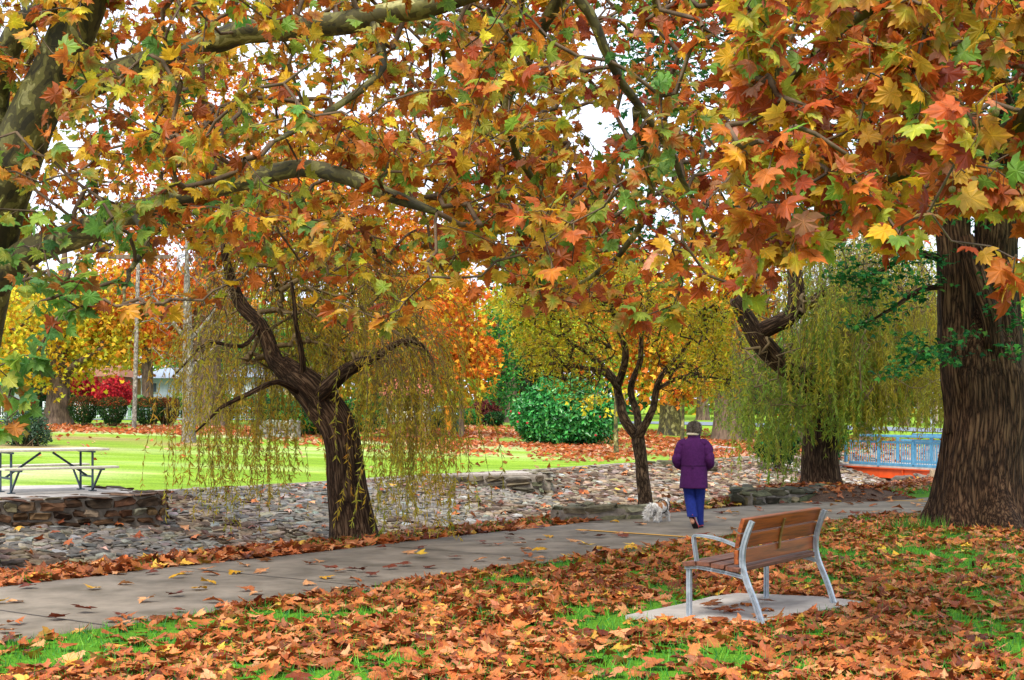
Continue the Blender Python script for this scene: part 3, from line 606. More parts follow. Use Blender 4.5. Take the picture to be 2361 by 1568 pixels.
# ---------- weeping willows
PAL_WL = [('#c4b438', 3), ('#d4b83c', 3), ('#d09c30', 1.6), ('#a0aa38', 2.6), ('#98803a', .7)]
PAL_WR = [('#98ae38', 3), ('#80a038', 3), ('#b4bc44', 2.4), ('#688e34', 2), ('#c6bc48', 1)]
PAL_WR2 = [('#c0b236', 3), ('#d0bc44', 3), ('#a4a436', 2), ('#968c30', 1)]
def strands(mb, pts, L, pal, r, leafm=0, twigm=1, step=.04, ls=(.06, .10), out=.25, sway=.05, ctr=None, tw=.005):
    P0, Y0, C0 = [], [], []
    for p, l in zip(pts, L):
        k = max(8, int(l/.10)); h = rdir(1, 0, r)[0]*[1, 1, 0]
        if ctr is not None: h = h+nz((p-ctr)*[1, 1, 0])
        v = h*out*r.uniform(.3, 1.6)+[0, 0, r.uniform(-.3, .7)]; q = [p]; ds = l/k*1.15
        w_ = r.normal(size=3)*.1
        for _ in range(k-1):
            w_ = w_*.8+r.normal(size=3)*[sway, sway, sway*.3]; v = nz(v*.82+[0, 0, -.30]+w_*.5); q.append(q[-1]+v*ds)
        q = np.array(q); tube(mb, q, np.linspace(tw, .0015, k), 3, twigm, cap=False)
        a0 = r.uniform(0, .45); n = max(4, int(l/step*r.uniform(.35, 1.25))); f = np.sort(a0+(1-a0)*r.random(n)**.8)*(k-1.001); j = f.astype(int); w = (f-j)[:, None]
        P0.append(q[j]*(1-w)+q[j+1]*w); t = nz(q[j+1]-q[j]); Y0.append(nz(t*.9+r.normal(size=(n, 3))*.6+[0, 0, -.3])); C0.append(np.repeat(pick(pal, 1, .15, r), n, 0))
    P0 = np.concatenate(P0); Y0 = np.concatenate(Y0); C0 = np.concatenate(C0); n = len(P0)
    c = .55*C0+.45*pick(pal, n, .2, r); scatter(mb, LANCE, P0, Y0, rdir(n, 0, r), r.uniform(*ls, n), c, None, 0, r.uniform(-.5, .8, n), leafm)
def tree(name, label, cat, base, trunkdef, limbs, matk, segs=24, prof=None, group=None):
    t = thing(name, label, cat, base, group); out = []
    p, q = smooth_path(*trunkdef, .1); m = MB(); tube(m, p, q, segs, prof=prof or ridged(9, .035, 1, .5, .25, 6)); m.build('trunk', M[matk], t); out.append((p, q))
    for l in limbs:
        p, q = smooth_path(*l, .12); p = p+np.cumsum(rng.normal(size=p.shape)*.006, 0); m = MB(); tube(m, p, q, 12, prof=ridged(6, .05, len(p))); m.build('limb', M[matk], t); out.append((p, q))
    return t, out
# leaning willow
b_ = G(818, 1243); d = b_[1]; r = np.random.default_rng(41)
tW, tb = tree('willow_tree', 'leaning dark trunked willow with thin yellow brown weeping strands beside the path', 'tree', b_,
    ([b_-[0, 0, .15], P(812, 1205, d), P(800, 1120, d), P(793, 1040, d), P(780, 985, d), P(745, 935, d+.1), P(712, 895, d+.1), P(672, 862, d+.2), P(645, 838, d+.2)], [.33, .29, .255, .24, .245, .26, .24, .19, .15]),
    [([P(690, 880, d+.2), P(640, 840, d+.3), P(622, 800, d+.4), P(600, 745, d+.4), P(560, 700, d+.5), P(535, 640, d+.5), P(520, 570, d+.5), P(515, 500, d+.5)], [.15, .13, .11, .10, .095, .07, .045, .02]),
     ([P(730, 915, d), P(770, 880, d-.3), P(800, 855, d-.5), P(830, 838, d-.6), P(868, 822, d-.7), P(920, 790, d-.8), P(970, 800, d-.9), P(1000, 850, d-.9)], [.12, .11, .10, .09, .06, .04, .025, .008]),
     ([P(700, 880, d), P(690, 800, d-.1), P(678, 740, d-.2), P(668, 650, d-.2)], [.05, .04, .03, .02]),
     ([P(690, 905, d), P(640, 885, d-.4), P(570, 915, d-.7), P(510, 945, d-.9), P(450, 1000, d-1)], [.045, .04, .035, .025, .01]),
     ([P(600, 745, d+.4), P(560, 800, d), P(480, 795, d-.2), P(400, 870, d-.4)], [.03, .03, .022, .008])], 'bark_dark', 30, ridged(17, .02, 1, .22, .2, 6))
def wander(pts): return np.array([P(*q) for q in pts])
an = []
while len(an) < 420:
    px = r.normal(735, 175); py = r.uniform(470, 870)
    if 450 < px < 1010 and (px-715)**2/310**2+(py-870)**2/400**2 < 1: an.append(P(px, py, d+.25+(abs(r.normal()) if abs(px-690) < 130 else r.normal())*1.0))
an = np.array(an); sk = Skel(tb[1:], .08, .3, .0045, 8, .35).grow(an); m = MB(); sk.draw(m, 1, .04, col=(.3, .2, .1))
pts, _ = sk.tips(3, .35); keep = r.random(len(pts)) < .62; pts = pts[keep]; pxx = pts[:, 0]/pts[:, 1]*F/K+512/K
low = np.interp(pxx, [430, 520, 600, 650, 690, 740, 800, 860, 930, 1000], [1120, 1190, 1190, 1160, 900, 860, 960, 1190, 1180, 1060])
zl = EYE-(low*K-HZ)/F*pts[:, 1]; Ls = np.clip((pts[:, 2]-zl)*r.uniform(.25, 1.0, len(pts)), .5, 4.2)
ex_ = np.array([P(r.uniform(830, 1010), r.uniform(760, 900), d-r.uniform(.2, 1.2)) for _ in range(150)]+[P(r.uniform(440, 640), r.uniform(700, 940), d-r.uniform(-.4, .8)) for _ in range(25)])
pts = np.concatenate([pts, ex_]); Ls = np.concatenate([Ls, r.uniform(.5, 2.6, len(ex_))]); fz = EYE-(1215*K-HZ)/F*pts[:, 1]; Ls = np.minimum(Ls, pts[:, 2]-fz)
strands(m, pts, Ls, PAL_WL, r, 0, 1, .036, (.06, .11), .55, .07, tb[0][0][-1], .0045); m.build('crown', [M['willow_leaf'], M['twig_willow']], tW)
# big green weeping willow
b_ = G(1893, 1133); b_[2] = .25; d = b_[1]; r = np.random.default_rng(43)
tW, tb = tree('willow_tree', 'green weeping willow with a hanging curtain of leaves in front of the footbridge', 'tree', b_,
    ([b_-[0, 0, .2], P(1892, 1100, d), P(1890, 1040, d), P(1893, 985, d), P(1888, 930, d), P(1870, 880, d), P(1850, 850, d-.2)], [.42, .37, .345, .33, .31, .30, .28]),
    [([P(1880, 910, d), P(1835, 860, d-.4), P(1790, 830, d-.6), P(1745, 780, d-.8), P(1715, 730, d-.9), P(1690, 685, d-1)], [.27, .23, .21, .20, .17, .12]),
     ([P(1745, 770, d-.8), P(1790, 745, d-.9), P(1822, 728, d-.9), P(1832, 690, d-.9), P(1825, 600, d-.8), P(1830, 480, d-.6)], [.17, .16, .17, .17, .13, .08]),
     ([P(1825, 728, d-.9), P(1880, 690, d-.7), P(1960, 650, d-.5), P(2060, 665, d), P(2120, 700, d+.3)], [.14, .12, .1, .07, .04]),
     ([P(1885, 900, d), P(1930, 830, d+.5), P(2000, 760, d+.8), P(2090, 740, d+1)], [.16, .12, .08, .04])], 'bark_dark', 32, ridged(19, .025, 2, .2, .25, 5))
an = []
while len(an) < 540:
    px = r.uniform(1680, 2220); py = r.uniform(470, 940)
    if (px-1945)**2/280**2+(py-940)**2/460**2 < 1: an.append(P(px, py, d+r.normal()*1.3-.3))
sk = Skel(tb[1:], .1, .35, .006, 9, .3).grow(np.array(an)); m = MB(); sk.draw(m, 1, .05)
pts, _ = sk.tips(4, .3); pxx = pts[:, 0]/pts[:, 1]*F/K+512/K
low = np.interp(pxx, [1690, 1740, 1800, 1830, 1880, 1960, 2050, 2120, 2200], [1000, 1060, 1130, 1090, 990, 1030, 960, 985, 990])
zl = EYE-(low*K-HZ)/F*pts[:, 1]; Ls = np.clip((pts[:, 2]-zl)*r.uniform(.35, 1.0, len(pts)), .6, 5.)
clear = ~((pxx < 1860) & (((EYE-pts[:, 2])/pts[:, 1]*F+HZ)/K < 840) & (pts[:, 1] < d+.4)); pts, pxx, Ls = pts[clear], pxx[clear], Ls[clear]
yel = np.clip((pxx-1900)/250, 0, 1)+.25*(pts[:, 2] > 3.3) > r.random(len(pts))
for q, pal in ((~yel, PAL_WR), (yel, PAL_WR2)): strands(m, pts[q], Ls[q], pal, r, 0, 1, .031, (.08, .145), .35, .05)
m.build('crown', [M['willow_leaf'], M['twig_willow']], tW)
# twisted willow
b_ = G(1487, 1180); d = b_[1]; r = np.random.default_rng(47)
PAL_C = [('#d4c22c', 3), ('#e0cc34', 3), ('#b4b434', 2.4), ('#d8aa2c', 1.6), ('#98a834', 1.4)]
F1 = P(1470, 1010, d)
tC, tb = tree('willow_tree', 'twisted willow with crooked dark branches and yellow curly leaves behind the white dog', 'tree', b_,
    ([b_-[0, 0, .15], P(1487, 1150, d), P(1481, 1100, d), P(1478, 1060, d), F1], [.15, .12, .11, .105, .12]),
    [([F1, P(1440, 965, d), P(1430, 915, d+.2), P(1418, 875, d+.3), P(1370, 825, d+.4), P(1310, 785, d+.4), P(1240, 752, d+.4)], [.085, .08, .07, .06, .045, .03, .015]),
     ([F1, P(1485, 985, d-.2), P(1505, 940, d-.3), P(1512, 890, d-.3), P(1545, 840, d-.4), P(1590, 790, d-.4), P(1640, 720, d-.4)], [.08, .07, .06, .05, .04, .03, .015]),
     ([P(1425, 890, d+.3), P(1440, 820, d), P(1420, 750, d), P(1400, 680, d), P(1380, 620, d)], [.07, .06, .05, .04, .02]),
     ([P(1428, 905, d+.2), P(1390, 860, d-.3), P(1340, 850, d-.5), P(1270, 840, d-.7), P(1200, 850, d-.8)], [.05, .045, .035, .025, .01]),
     ([F1, P(1470, 960, d+.3), P(1455, 900, d+.4), P(1480, 830, d+.4), P(1490, 750, d+.3), P(1510, 660, d+.3)], [.07, .06, .055, .05, .035, .02]),
     ([P(1512, 900, d-.3), P(1560, 875, d-.5), P(1620, 870, d-.6), P(1680, 880, d-.7)], [.04, .03, .025, .01])], 'bark_fine', 20, ridged(7, .05, 3, .25, .2, 5))
an = []
while len(an) < 560:
    px = r.uniform(1130, 1690); py = r.uniform(480, 960); a = math.atan2(900-py, px-1450); rad = math.hypot(px-1455, (py-880)*.8)
    if rad < 325*(.8+.25*math.sin(3*a+1)) and py < 925 and (py < 850 or abs(px-1455) > 70) and rad > 60: an.append(P(px, py, d+r.normal()*1.2))
sk = Skel(tb[1:], .075, .16, .0042, 10).grow(np.array(an)); m = MB(); sk.draw(m, 1, .05)
p, dr = sk.tips(44, .2); qx = p[:, 0]/p[:, 1]*F/K+512/K; qy = ((EYE-p[:, 2])/p[:, 1]*F+HZ)/K; keep = r.random(len(p)) < np.clip(np.hypot((qx-1450)/230, (qy-960)/330)**2*.75, .06, 1)*np.where(qy > 900, .4, 1); p = p[keep]; dr = dr[keep]; n = len(p); p = p+r.normal(size=(n, 3))*.14; y = nz(rdir(n, -.5, r)+dr*.3)
scatter(m, LANCE, p, y, rdir(n, 0, r), r.uniform(.05, .10, n), pick(PAL_C, n, .2, r), None, 0, r.uniform(-2.2, 2.6, n), 0); m.build('crown', [M['willow_leaf'], M['bark_fine']], tC)

# ---------- big elm
b_ = G(2262, 1212); d = b_[1]; r = np.random.default_rng(51)
def elmprof(th, L):
    f = np.exp(-L/.55); w = 1+f*(.25+.55*np.maximum(0, np.cos(2.5*th+.6))**3+.30*np.cos(3*th+1)**2)
    k = .03*np.abs(np.sin(19*th+2.5*np.sin(L*1.7)+2*np.sin(5*th)))+.022*np.abs(np.sin(31*th+2.2*np.sin(L*2.3)+4+1.5*np.sin(7*th)))+.05*np.cos(3*th+.7*L)+.035*np.cos(5*th-.9*L)
    return w*(1+k)
tE, tb = tree('elm_tree', 'massive furrowed elm trunk with flared roots beside the path', 'tree', b_,
    ([b_-[0, 0, .15], P(2258, 1150, d), P(2262, 1050, d), P(2270, 950, d), P(2266, 870, d), P(2262, 800, d), P(2258, 740, d), P(2256, 690, d)], [.66, .58, .555, .545, .55, .46, .28, .08]),
    [([P(2222, 1000, d-.15), P(2214, 900, d-.1), P(2203, 800, d), P(2200, 700, d), P(2200, 580, d), P(2190, 420, d), P(2170, 200, d)], [.28, .31, .30, .28, .27, .24, .2]),
     ([P(2300, 1000, d), P(2305, 900, d+.1), P(2305, 800, d+.1), P(2300, 700, d+.1), P(2300, 580, d+.1), P(2310, 420, d+.1), P(2330, 200, d)], [.34, .38, .37, .35, .34, .31, .27]),
     ([P(2292, 800, d-.45), P(2285, 740, d-.5), P(2268, 680, d-.5), P(2245, 610, d-.45), P(2225, 540, d-.4)], [.14, .13, .13, .12, .1]),
     ([P(2185, 600, d), P(2110, 590, d-.6), P(2050, 620, d-1), P(1995, 640, d-1.3)], [.06, .05, .03, .01]),
     ([P(2190, 660, d), P(2120, 670, d-.4), P(2060, 710, d-.8), P(2000, 745, d-1)], [.05, .04, .025, .01]),
     ([P(2200, 780, d), P(2150, 800, d-1), P(2110, 815, d-1.4)], [.03, .02, .01]),
     ([P(2190, 420, d), P(2060, 330, d), P(1930, 300, d+.5), P(1800, 260, d+1)], [.12, .1, .07, .03]),
     ([P(2310, 420, d), P(2420, 300, d-.5), P(2560, 240, d-1)], [.14, .11, .05])], 'bark_elm', 192, elmprof)
PAL_E = [('#2a6e36', 3), ('#38803c', 3), ('#1f5832', 2.4), ('#4f9040', 1.4), ('#6c9c40', .8)]
an = [P(*q) for q in ((2010, 625, d-1.3), (2060, 600, d-1), (2110, 580, d-.6), (2030, 660, d-1.2), (2080, 650, d-1), (2140, 610, d-.5), (1985, 690, d-1), (1975, 745, d-1), (2020, 735, d-1), (2060, 700, d-.8), (2110, 680, d-.4), (2140, 650, d-.3), (2085, 760, d-1.2), (1998, 640, d-1.3), (2090, 850, d-1.6), (2130, 820, d-1.2), (2170, 800, d-1), (2115, 800, d-1.5), (2060, 865, d-1.8), (2190, 830, d-.9), (2330, 700, d-1), (2350, 760, d-1), (2340, 830, d-1), (2300, 620, d-1), (2240, 760, d-.9), (2040, 560, d-.9), (1950, 600, d-1), (1930, 640, d-1), (1900, 560, d-.6))]
sk = Skel(tb[1:], .05, .25, .005, 12).grow(np.array(an)); m = MB(); sk.draw(m, 1, .04)
p, dr = sk.tips(46, .3); n = len(p); p = p+r.normal(size=(n, 3))*[.16, .16, .05]; y = nz(rdir(n, -.2, r)*[1, 1, .5])
scatter(m, STAR, p, y, nz(r.normal(size=(n, 3))*.45+[0, -.2, 1]), r.uniform(.06, .10, n), pick(PAL_E, n, .2, r), None, .3, .3, 0)
an = []
while len(an) < 420: an.append(P(r.uniform(1430, 2800), r.uniform(-350, 560 if r.random() < .4 else 470), d+r.normal()*2.2+1))
an = np.array(an); sk = Skel(tb[1:3]+tb[6:], .08, .35, .005, 13).grow(an); sk.draw(m, 1, .06)
p, dr = sk.tips(60, .25); n = len(p); p = p+r.normal(size=(n, 3))*[.3, .3, .14]; y = nz(rdir(n, -.2, r)*[1, 1, .5])
scatter(m, STAR, p, y, nz(r.normal(size=(n, 3))*.5+[0, -.2, 1]), r.uniform(.07, .12, n), pick(PAL_E, n, .22, r), None, .3, .3, 0)
m.build('crown', [M['far_leaf'], M['twig']], tE)
# ---------- trees beyond the creek
PAL_O = [('#d87224', 3), ('#e6942e', 3), ('#c05a20', 2), ('#ecb436', 2), ('#b84a1e', 1)]
PAL_Y = [('#e8be2e', 4), ('#d8c636', 3), ('#b8ba38', 2), ('#e09a2e', 2), ('#9cae3c', 1)]
PAL_YO = [('#e6aa2e', 3), ('#de882c', 3), ('#cc6824', 2), ('#d6c03a', 2), ('#a8aa38', 1)]
PAL_DG = [('#1d3a1c', 3), ('#2a4a22', 3), ('#16301a', 2), ('#3a5a28', 1)]
PAL_MG = [('#3f8a3a', 3), ('#2f7034', 3), ('#5a9a3c', 2), ('#245a30', 1)]
PAL_LG = [('#8cae38', 3), ('#aabc3c', 3), ('#6a9c3c', 2), ('#c8b83e', 1.5)]
PAL_RED = [('#b01c2c', 3), ('#c83038', 3), ('#8a1426', 2), ('#d84a3a', 1)]
PAL_PUR = [('#6a2a30', 3), ('#8a3c3c', 2), ('#4f2028', 2), ('#7a5a30', 1)]
def bgtree(label, base, d, rt, top, blobs, pal, nl, ls, T=STAR, na=70, matk='bark_far', cat='tree', name='park_tree', seed=1, limbs=(), spread=.55, lean=0, group=None, leafm='far_leaf', shell=.0, tw='bark_far', r0=.012, flare=.35):
    r = np.random.default_rng(seed)
    b_ = G(*base) if d is None else P(base[0], base[1], d)
    if d is not None: b_[2] = H(b_[0], b_[1])
    d = b_[1]; tp = P(top[0], top[1], d); t = thing(name, label, cat, b_, group); L = tp[2]-b_[2]
    pts = [b_-[0, 0, .2], b_+[0, 0, .02*L], b_+(tp-b_)*.3+[lean*.3, 0, 0], b_+(tp-b_)*.65, tp]
    p, q = smooth_path(pts, [rt*1.15, rt, rt*.82, rt*.6, rt*.12], .25); m = MB(); tube(m, p, q, 16, prof=ridged(7, .03, seed, flare, max(.3, rt), 5)); m.build('trunk', M[matk], t)
    tb = [(p[len(p)//4:], q[len(p)//4:])]
    for l in limbs:
        a, w = smooth_path([P(x, y, d+dd) for x, y, dd, rr in l], [rr for x, y, dd, rr in l], .25); m = MB(); tube(m, a, w, 8); m.build('limb', M[matk], t); tb.append((a, w))
    an = []; V = np.array([bx[2]*bx[3] for bx in blobs], float); V /= V.sum()
    for k in r.choice(len(blobs), na, p=V):
        bx, by, rx, ry = blobs[k]; v = rdir(1, 0, r)[0]*r.uniform(shell, 1)**.45
        c = P(bx, by, d); an.append(c+v*[rx*K/F*d, rx*K/F*d*.8, ry*K/F*d])
    sk = Skel(tb, .14, .6, r0, seed).grow(np.array(an)); m = MB(); sk.draw(m, 1, rt*.5)
    if nl:
        p, dr = sk.tips(max(1, nl//na), .45); n = len(p); p = p+r.normal(size=(n, 3))*spread*[1, 1, .75]; p[:, 2] = np.maximum(p[:, 2], b_[2]+.3)
        scatter(m, T, p, nz(rdir(n, -.3, r)), rdir(n, .5, r), r.uniform(.7, 1.3, n)*ls, pick(pal, n, .22, r), None, r.uniform(0, .6, n), .2, 0)
    m.build('crown', [M[leafm], M[tw]], t); return t
GT = 'trees beyond the creek'
bgtree('yellow leaved tree with flared dark trunk behind the clipped bushes', (133, 980), None, .5, (150, 560), [(130, 760, 190, 130), (215, 770, 120, 90), (10, 760, 130, 120), (60, 850, 60, 40)], PAL_Y, 7000, .17, na=110, seed=2, flare=.8, limbs=[[(135, 880, 0, .22), (175, 840, -.5, .15), (240, 800, -1, .06)], [(140, 860, 0, .2), (100, 800, 0, .12), (60, 740, 0, .05)]])
bgtree('tall orange plane tree with a thick brown trunk behind the bare grey tree', (479, 984), None, .62, (470, 150), [(380, 640, 190, 200), (560, 600, 200, 210), (300, 730, 130, 100), (480, 400, 240, 170), (700, 560, 130, 190), (480, 220, 200, 130)], PAL_O, 15000, .19, na=230, seed=3)
bgtree('orange crowned plane tree rising above the leaning willow', (760, 985), 66, .4, (770, 260), [(820, 560, 190, 190), (960, 600, 120, 150), (740, 420, 170, 150), (900, 380, 150, 150)], PAL_O[:2]+PAL_YO, 10000, .19, na=170, seed=4)
bgtree('bare grey barked tree on the lawn with leafless twiggy branches', (435, 1020), None, .20, (430, 520), [(400, 720, 150, 130), (500, 640, 150, 140), (350, 640, 100, 90), (560, 760, 90, 70)], [('#a88c54', 1), ('#c09a5a', 1)], 500, .07, OVAL, 230, 'bark_grey', seed=5, r0=.006, spread=.2, tw='bark_grey', flare=.5,
       limbs=[[(434, 790, 0, .09), (400, 745, -.3, .06), (360, 690, -.5, .03)], [(436, 850, 0, .08), (480, 815, .3, .05), (540, 760, .5, .02)], [(435, 790, 0, .07), (490, 720, .2, .05), (520, 640, .3, .02)], [(433, 880, 0, .05), (400, 850, -.5, .03), (350, 800, -.8, .01)]])
bgtree('small round topped maple with bright orange leaves on a slim stem beside the bins', (1064, 1010), None, .10, (1062, 680), [(1050, 830, 60, 55), (1095, 860, 52, 40), (1015, 790, 55, 60), (1095, 770, 50, 55), (1050, 700, 55, 60), (1120, 820, 30, 35), (1000, 870, 40, 40), (1090, 690, 40, 40)], PAL_O[:2]+[('#e6b030', 2), ('#c05a1c', 1)], 2600, .18, na=90, seed=6, spread=.24, r0=.007, flare=.1)
bgtree('young orange tree with a forked trunk in front of the gazebo', (945, 1003), None, .12, (955, 760), [(940, 840, 85, 85), (905, 790, 60, 60), (985, 860, 50, 50)], PAL_YO, 1500, .16, na=60, seed=7, spread=.3, r0=.008, flare=.1)
bgtree('weeping green tree with a thin pale stem between the orange maple and round shrub', (1153, 982), None, .12, (1150, 740), [(1150, 830, 48, 70), (1155, 900, 42, 60), (1145, 770, 30, 50)], PAL_MG, 3000, .16, OVAL, 70, seed=8, spread=.35, flare=.1)
bgtree('slim mottled sapling with a few yellow leaves in front of the camellia', (1421, 1049), None, .085, (1418, 880), [(1390, 925, 55, 22), (1420, 905, 45, 20), (1350, 935, 25, 14)], PAL_Y[:2]+[('#9aa02e', 2)], 100, .15, na=26, seed=9, spread=.12, r0=.005, matk='bark_plane', flare=.05)
bgtree('plane tree with a mottled olive trunk behind the twisted willow', (1545, 1003), None, .5, (1550, 600), [(1550, 790, 130, 110), (1470, 720, 110, 100), (1610, 840, 90, 70), (1520, 880, 80, 40)], PAL_YO, 6000, .2, na=100, seed=10, matk='bark_plane')
bgtree('slender young plane tree with orange leaves beside the walker', (1573, 1045), None, .08, (1576, 860), [(1570, 900, 85, 45), (1600, 880, 60, 40)], PAL_YO, 500, .2, na=40, seed=11, spread=.18, r0=.006, matk='bark_plane', flare=.05)
bgtree('huge plane trunk with rough grey brown bark left of the green willow', (1679, 1016), None, .62, (1690, 420), [(1690, 720, 110, 130), (1640, 800, 80, 90), (1720, 850, 60, 60), (1700, 580, 120, 110)], PAL_O[:2]+PAL_Y[:2], 5000, .22, na=100, seed=12)
bgtree('dark slim trunked plane tree beside the huge trunk', (1725, 1012), None, .25, (1730, 600), [(1740, 740, 60, 90)], PAL_YO, 1200, .2, na=40, seed=13)
bgtree('dark conifer behind the orange maple and twisted willow', (1215, 965), 84, .4, (1215, 560), [(1215, 800, 75, 110), (1240, 880, 80, 50), (1200, 690, 50, 90)], PAL_DG, 5000, .3, OVAL, 110, seed=14, spread=.7)
bgtree('bright yellow green tree above the weeping green tree', (1180, 960), 74, .35, (1170, 660), [(1170, 740, 70, 70), (1260, 780, 60, 60)], PAL_Y[:3]+PAL_LG[:2], 3500, .2, na=80, seed=15)  # brightness is leaf colour, mixed from the yellow and lime palettes
bgtree('lime green tree standing across the road behind the walker', (1620, 950), 88, .4, (1620, 560), [(1600, 760, 150, 130), (1450, 800, 140, 110), (1520, 650, 140, 90)], PAL_LG, 6000, .3, OVAL, 120, seed=16, spread=.9)
bgtree('orange brown tree with a leaning pale trunk beyond the footbridge', (2085, 955), 86, .3, (2115, 720), [(2100, 820, 75, 90), (2060, 760, 60, 80), (2150, 760, 60, 90)], [('#b0501c', 3), ('#c87028', 2), ('#8a4a1c', 2), ('#a88a2c', 1)], 3500, .22, na=80, seed=18, lean=.6)
bgtree('yellowing willow far behind the green willow and the footbridge', (1990, 985), 62, .35, (2000, 500), [(2000, 720, 200, 180), (2100, 600, 130, 170), (1900, 590, 150, 150)], PAL_WR2+PAL_LG[:1], 12000, .26, LANCE, 150, seed=19, spread=.6)
bgtree('leafy green tree filling the gap behind the willow trunk', (1850, 1010), 56, .3, (1850, 700), [(1850, 880, 90, 100), (1930, 880, 80, 90), (1780, 850, 60, 80)], PAL_MG[:2]+PAL_DG[:2], 5000, .2, OVAL, 110, seed=20, spread=.5)
bgtree('orange tree far across the road above the camellia', (1330, 955), 92, .4, (1330, 380), [(1340, 780, 110, 100), (1290, 660, 120, 120), (1420, 620, 120, 130), (1330, 500, 130, 110)], PAL_O, 8000, .3, na=100, seed=21, spread=.8)
bgtree('russet plane tree across the road between the utility pole and grey tree', (340, 950), 90, .4, (340, 560), [(330, 760, 130, 100), (420, 700, 110, 110), (260, 690, 120, 90)], PAL_YO, 6000, .28, na=120, seed=22, spread=.8)
bgtree('green tree behind the pale blue house', (560, 945), 104, .4, (560, 640), [(560, 800, 130, 90), (690, 810, 120, 90), (420, 830, 100, 60)], PAL_LG[:3]+PAL_MG[:2], 6000, .35, OVAL, 110, seed=23, spread=1.)
bgtree('golden tree far behind the gazebo roof', (900, 945), 96, .4, (900, 560), [(890, 760, 130, 110), (1000, 740, 100, 120)], PAL_YO, 6000, .3, na=110, seed=24, spread=.9)
bgtree('dark green tree behind the carport', (40, 945), 98, .4, (40, 640), [(40, 850, 110, 80), (130, 860, 90, 50), (-60, 820, 110, 100)], PAL_DG+PAL_MG[:2], 5000, .3, OVAL, 100, seed=25, spread=.9)
bgtree('pale gold tree across the road left of the yellow tree', (-40, 955), 84, .35, (-40, 560), [(-40, 740, 130, 120), (60, 720, 90, 90)], PAL_Y, 5000, .25, na=100, seed=26, spread=.8)
bgtree('tall green tree behind the elm', (2480, 960), 64, .4, (2480, 400), [(2460, 740, 150, 180), (2350, 860, 70, 90)], PAL_MG[:2]+PAL_LG[:2], 6000, .26, OVAL, 120, seed=27, spread=.8)
# ---------- shrubs
def shrub(label, base, d, blobs, pal, nl, ls, T=OVAL, seed=1, name='shrub', cat='shrub', shell=.75, leafm='far_leaf', stems=7, group=None, rs=.02, bs=.25, up=0., depth=.85):
    r = np.random.default_rng(seed); b_ = G(*base) if d is None else P(base[0], base[1], d)
    if d is not None: b_[2] = H(b_[0], b_[1])
    d = b_[1]; t = thing(name, label, cat, b_, group); k_ = K/F*d; m = MB()
    V = np.array([b[2]*b[3] for b in blobs], float); V /= V.sum(); cs = []
    for k in range(stems*len(blobs)):
        bx = blobs[k % len(blobs)]; e = P(bx[0], bx[1], d)+rdir(1, .3, r)[0]*[bx[2]*k_*.8, bx[2]*k_*.6, bx[3]*k_*.8]
        s0 = b_+[r.normal()*bs*.5, r.normal()*bs*.5, -.05]; mid = (s0+e)/2+r.normal(size=3)*.08+[0, 0, .05]
        p, q = smooth_path([s0, mid, e], [rs, rs*.7, rs*.25], .12); tube(m, p, q, 5)
    m.build('stem', M['twig'], t); m = MB()
    for k in range(len(blobs)):
        n = int(nl*V[k]); bx = blobs[k]; v = rdir(n, 0, r); rad = r.uniform(shell**3, 1, n)**(1/3)*(1+.10*np.sin(7*v[:, 0]+5*v[:, 2]+seed)+.08*np.sin(13*v[:, 1]+9*v[:, 2])+.05*r.normal(size=n))
        p = P(bx[0], bx[1], d)+v*rad[:, None]*[bx[2]*k_, bx[2]*k_*depth, bx[3]*k_]; p[:, 2] = np.maximum(p[:, 2], b_[2]+.05)
        scatter(m, T, p, nz(v*.6+rdir(n, up, r)), nz(v+r.normal(size=(n, 3))*.5), r.uniform(.7, 1.3, n)*ls, pick(pal, n, .22, r), None, .2, .3, 0)
    m.build('foliage', M[leafm], t); return t
def clipped(label, base, w, h, pal, seed, group='clipped round bushes in a row'):
    r = np.random.default_rng(seed); b_ = G(*base); t = thing('clipped_bush', label, 'bush', b_, group); m = MB()
    for k in range(9):
        a = r.uniform(0, 2*PI); p, q = smooth_path([b_+[.1*math.cos(a), .1*math.sin(a), -.05], b_+[.22*w*math.cos(a), .22*w*math.sin(a), .35*h], b_+[.4*w*math.cos(a), .4*w*math.sin(a), .75*h]], [.03, .025, .01], .1); tube(m, p, q, 5)
    m.build('stem', M['twig'], t); m = MB(); n = 4600
    z = r.uniform(.14, 1., n); prof = np.interp(z, [.14, .35, .6, .82, .94, 1.], [.24, .40, .5, .5, .42, .25]); a = r.uniform(0, 2*PI, n); rad = prof*np.sqrt(r.uniform(.6, 1, n))*(1+.05*np.sin(5*a+seed)+.04*r.normal(size=n)); top = r.random(n) < .22
    rad = np.where(top, .46*np.sqrt(r.random(n)), rad); z = np.where(top, 1.0-.12*(rad/.46)**3+.03*r.normal(size=n), z)
    p = b_+np.stack([rad*w*np.cos(a), rad*w*np.sin(a), z*h], -1); v = nz(p-b_-[0, 0, .5*h])
    c = pick(pal, n, .22, r); c = np.where(((z > .72) & (r.random(n) < .45))[:, None], pick([('#8a4a24', 2), ('#a85c2c', 1), ('#6a3a20', 2)], n, .2, r), c)
    scatter(m, OVAL, p, nz(v*.5+rdir(n, 0, r)), nz(v+r.normal(size=(n, 3))*.6), r.uniform(.05, .085, n), c, None, .2, .3, 0); m.build('foliage', M['far_leaf'], t)
PAL_T = [('#24431c', 3), ('#2f5222', 3), ('#1c3618', 2), ('#48602a', 1)]
clipped('clipped round bush closest to the flared yellow tree trunk', (192, 982), 1.12, 1.1, PAL_T, 2)
clipped('clipped round bush below the bright red maple', (260, 983), 1.12, 1.08, PAL_T, 3)
clipped('clipped bush with brown patches just right of the utility pole', (341, 985), 1.22, 1.1, PAL_T, 4)
clipped('rusty topped clipped bush nearest the bare grey tree', (386, 984), .95, 1.08, [('#5a4422', 3), ('#3a4a22', 2), ('#7a4a26', 2)], 5)
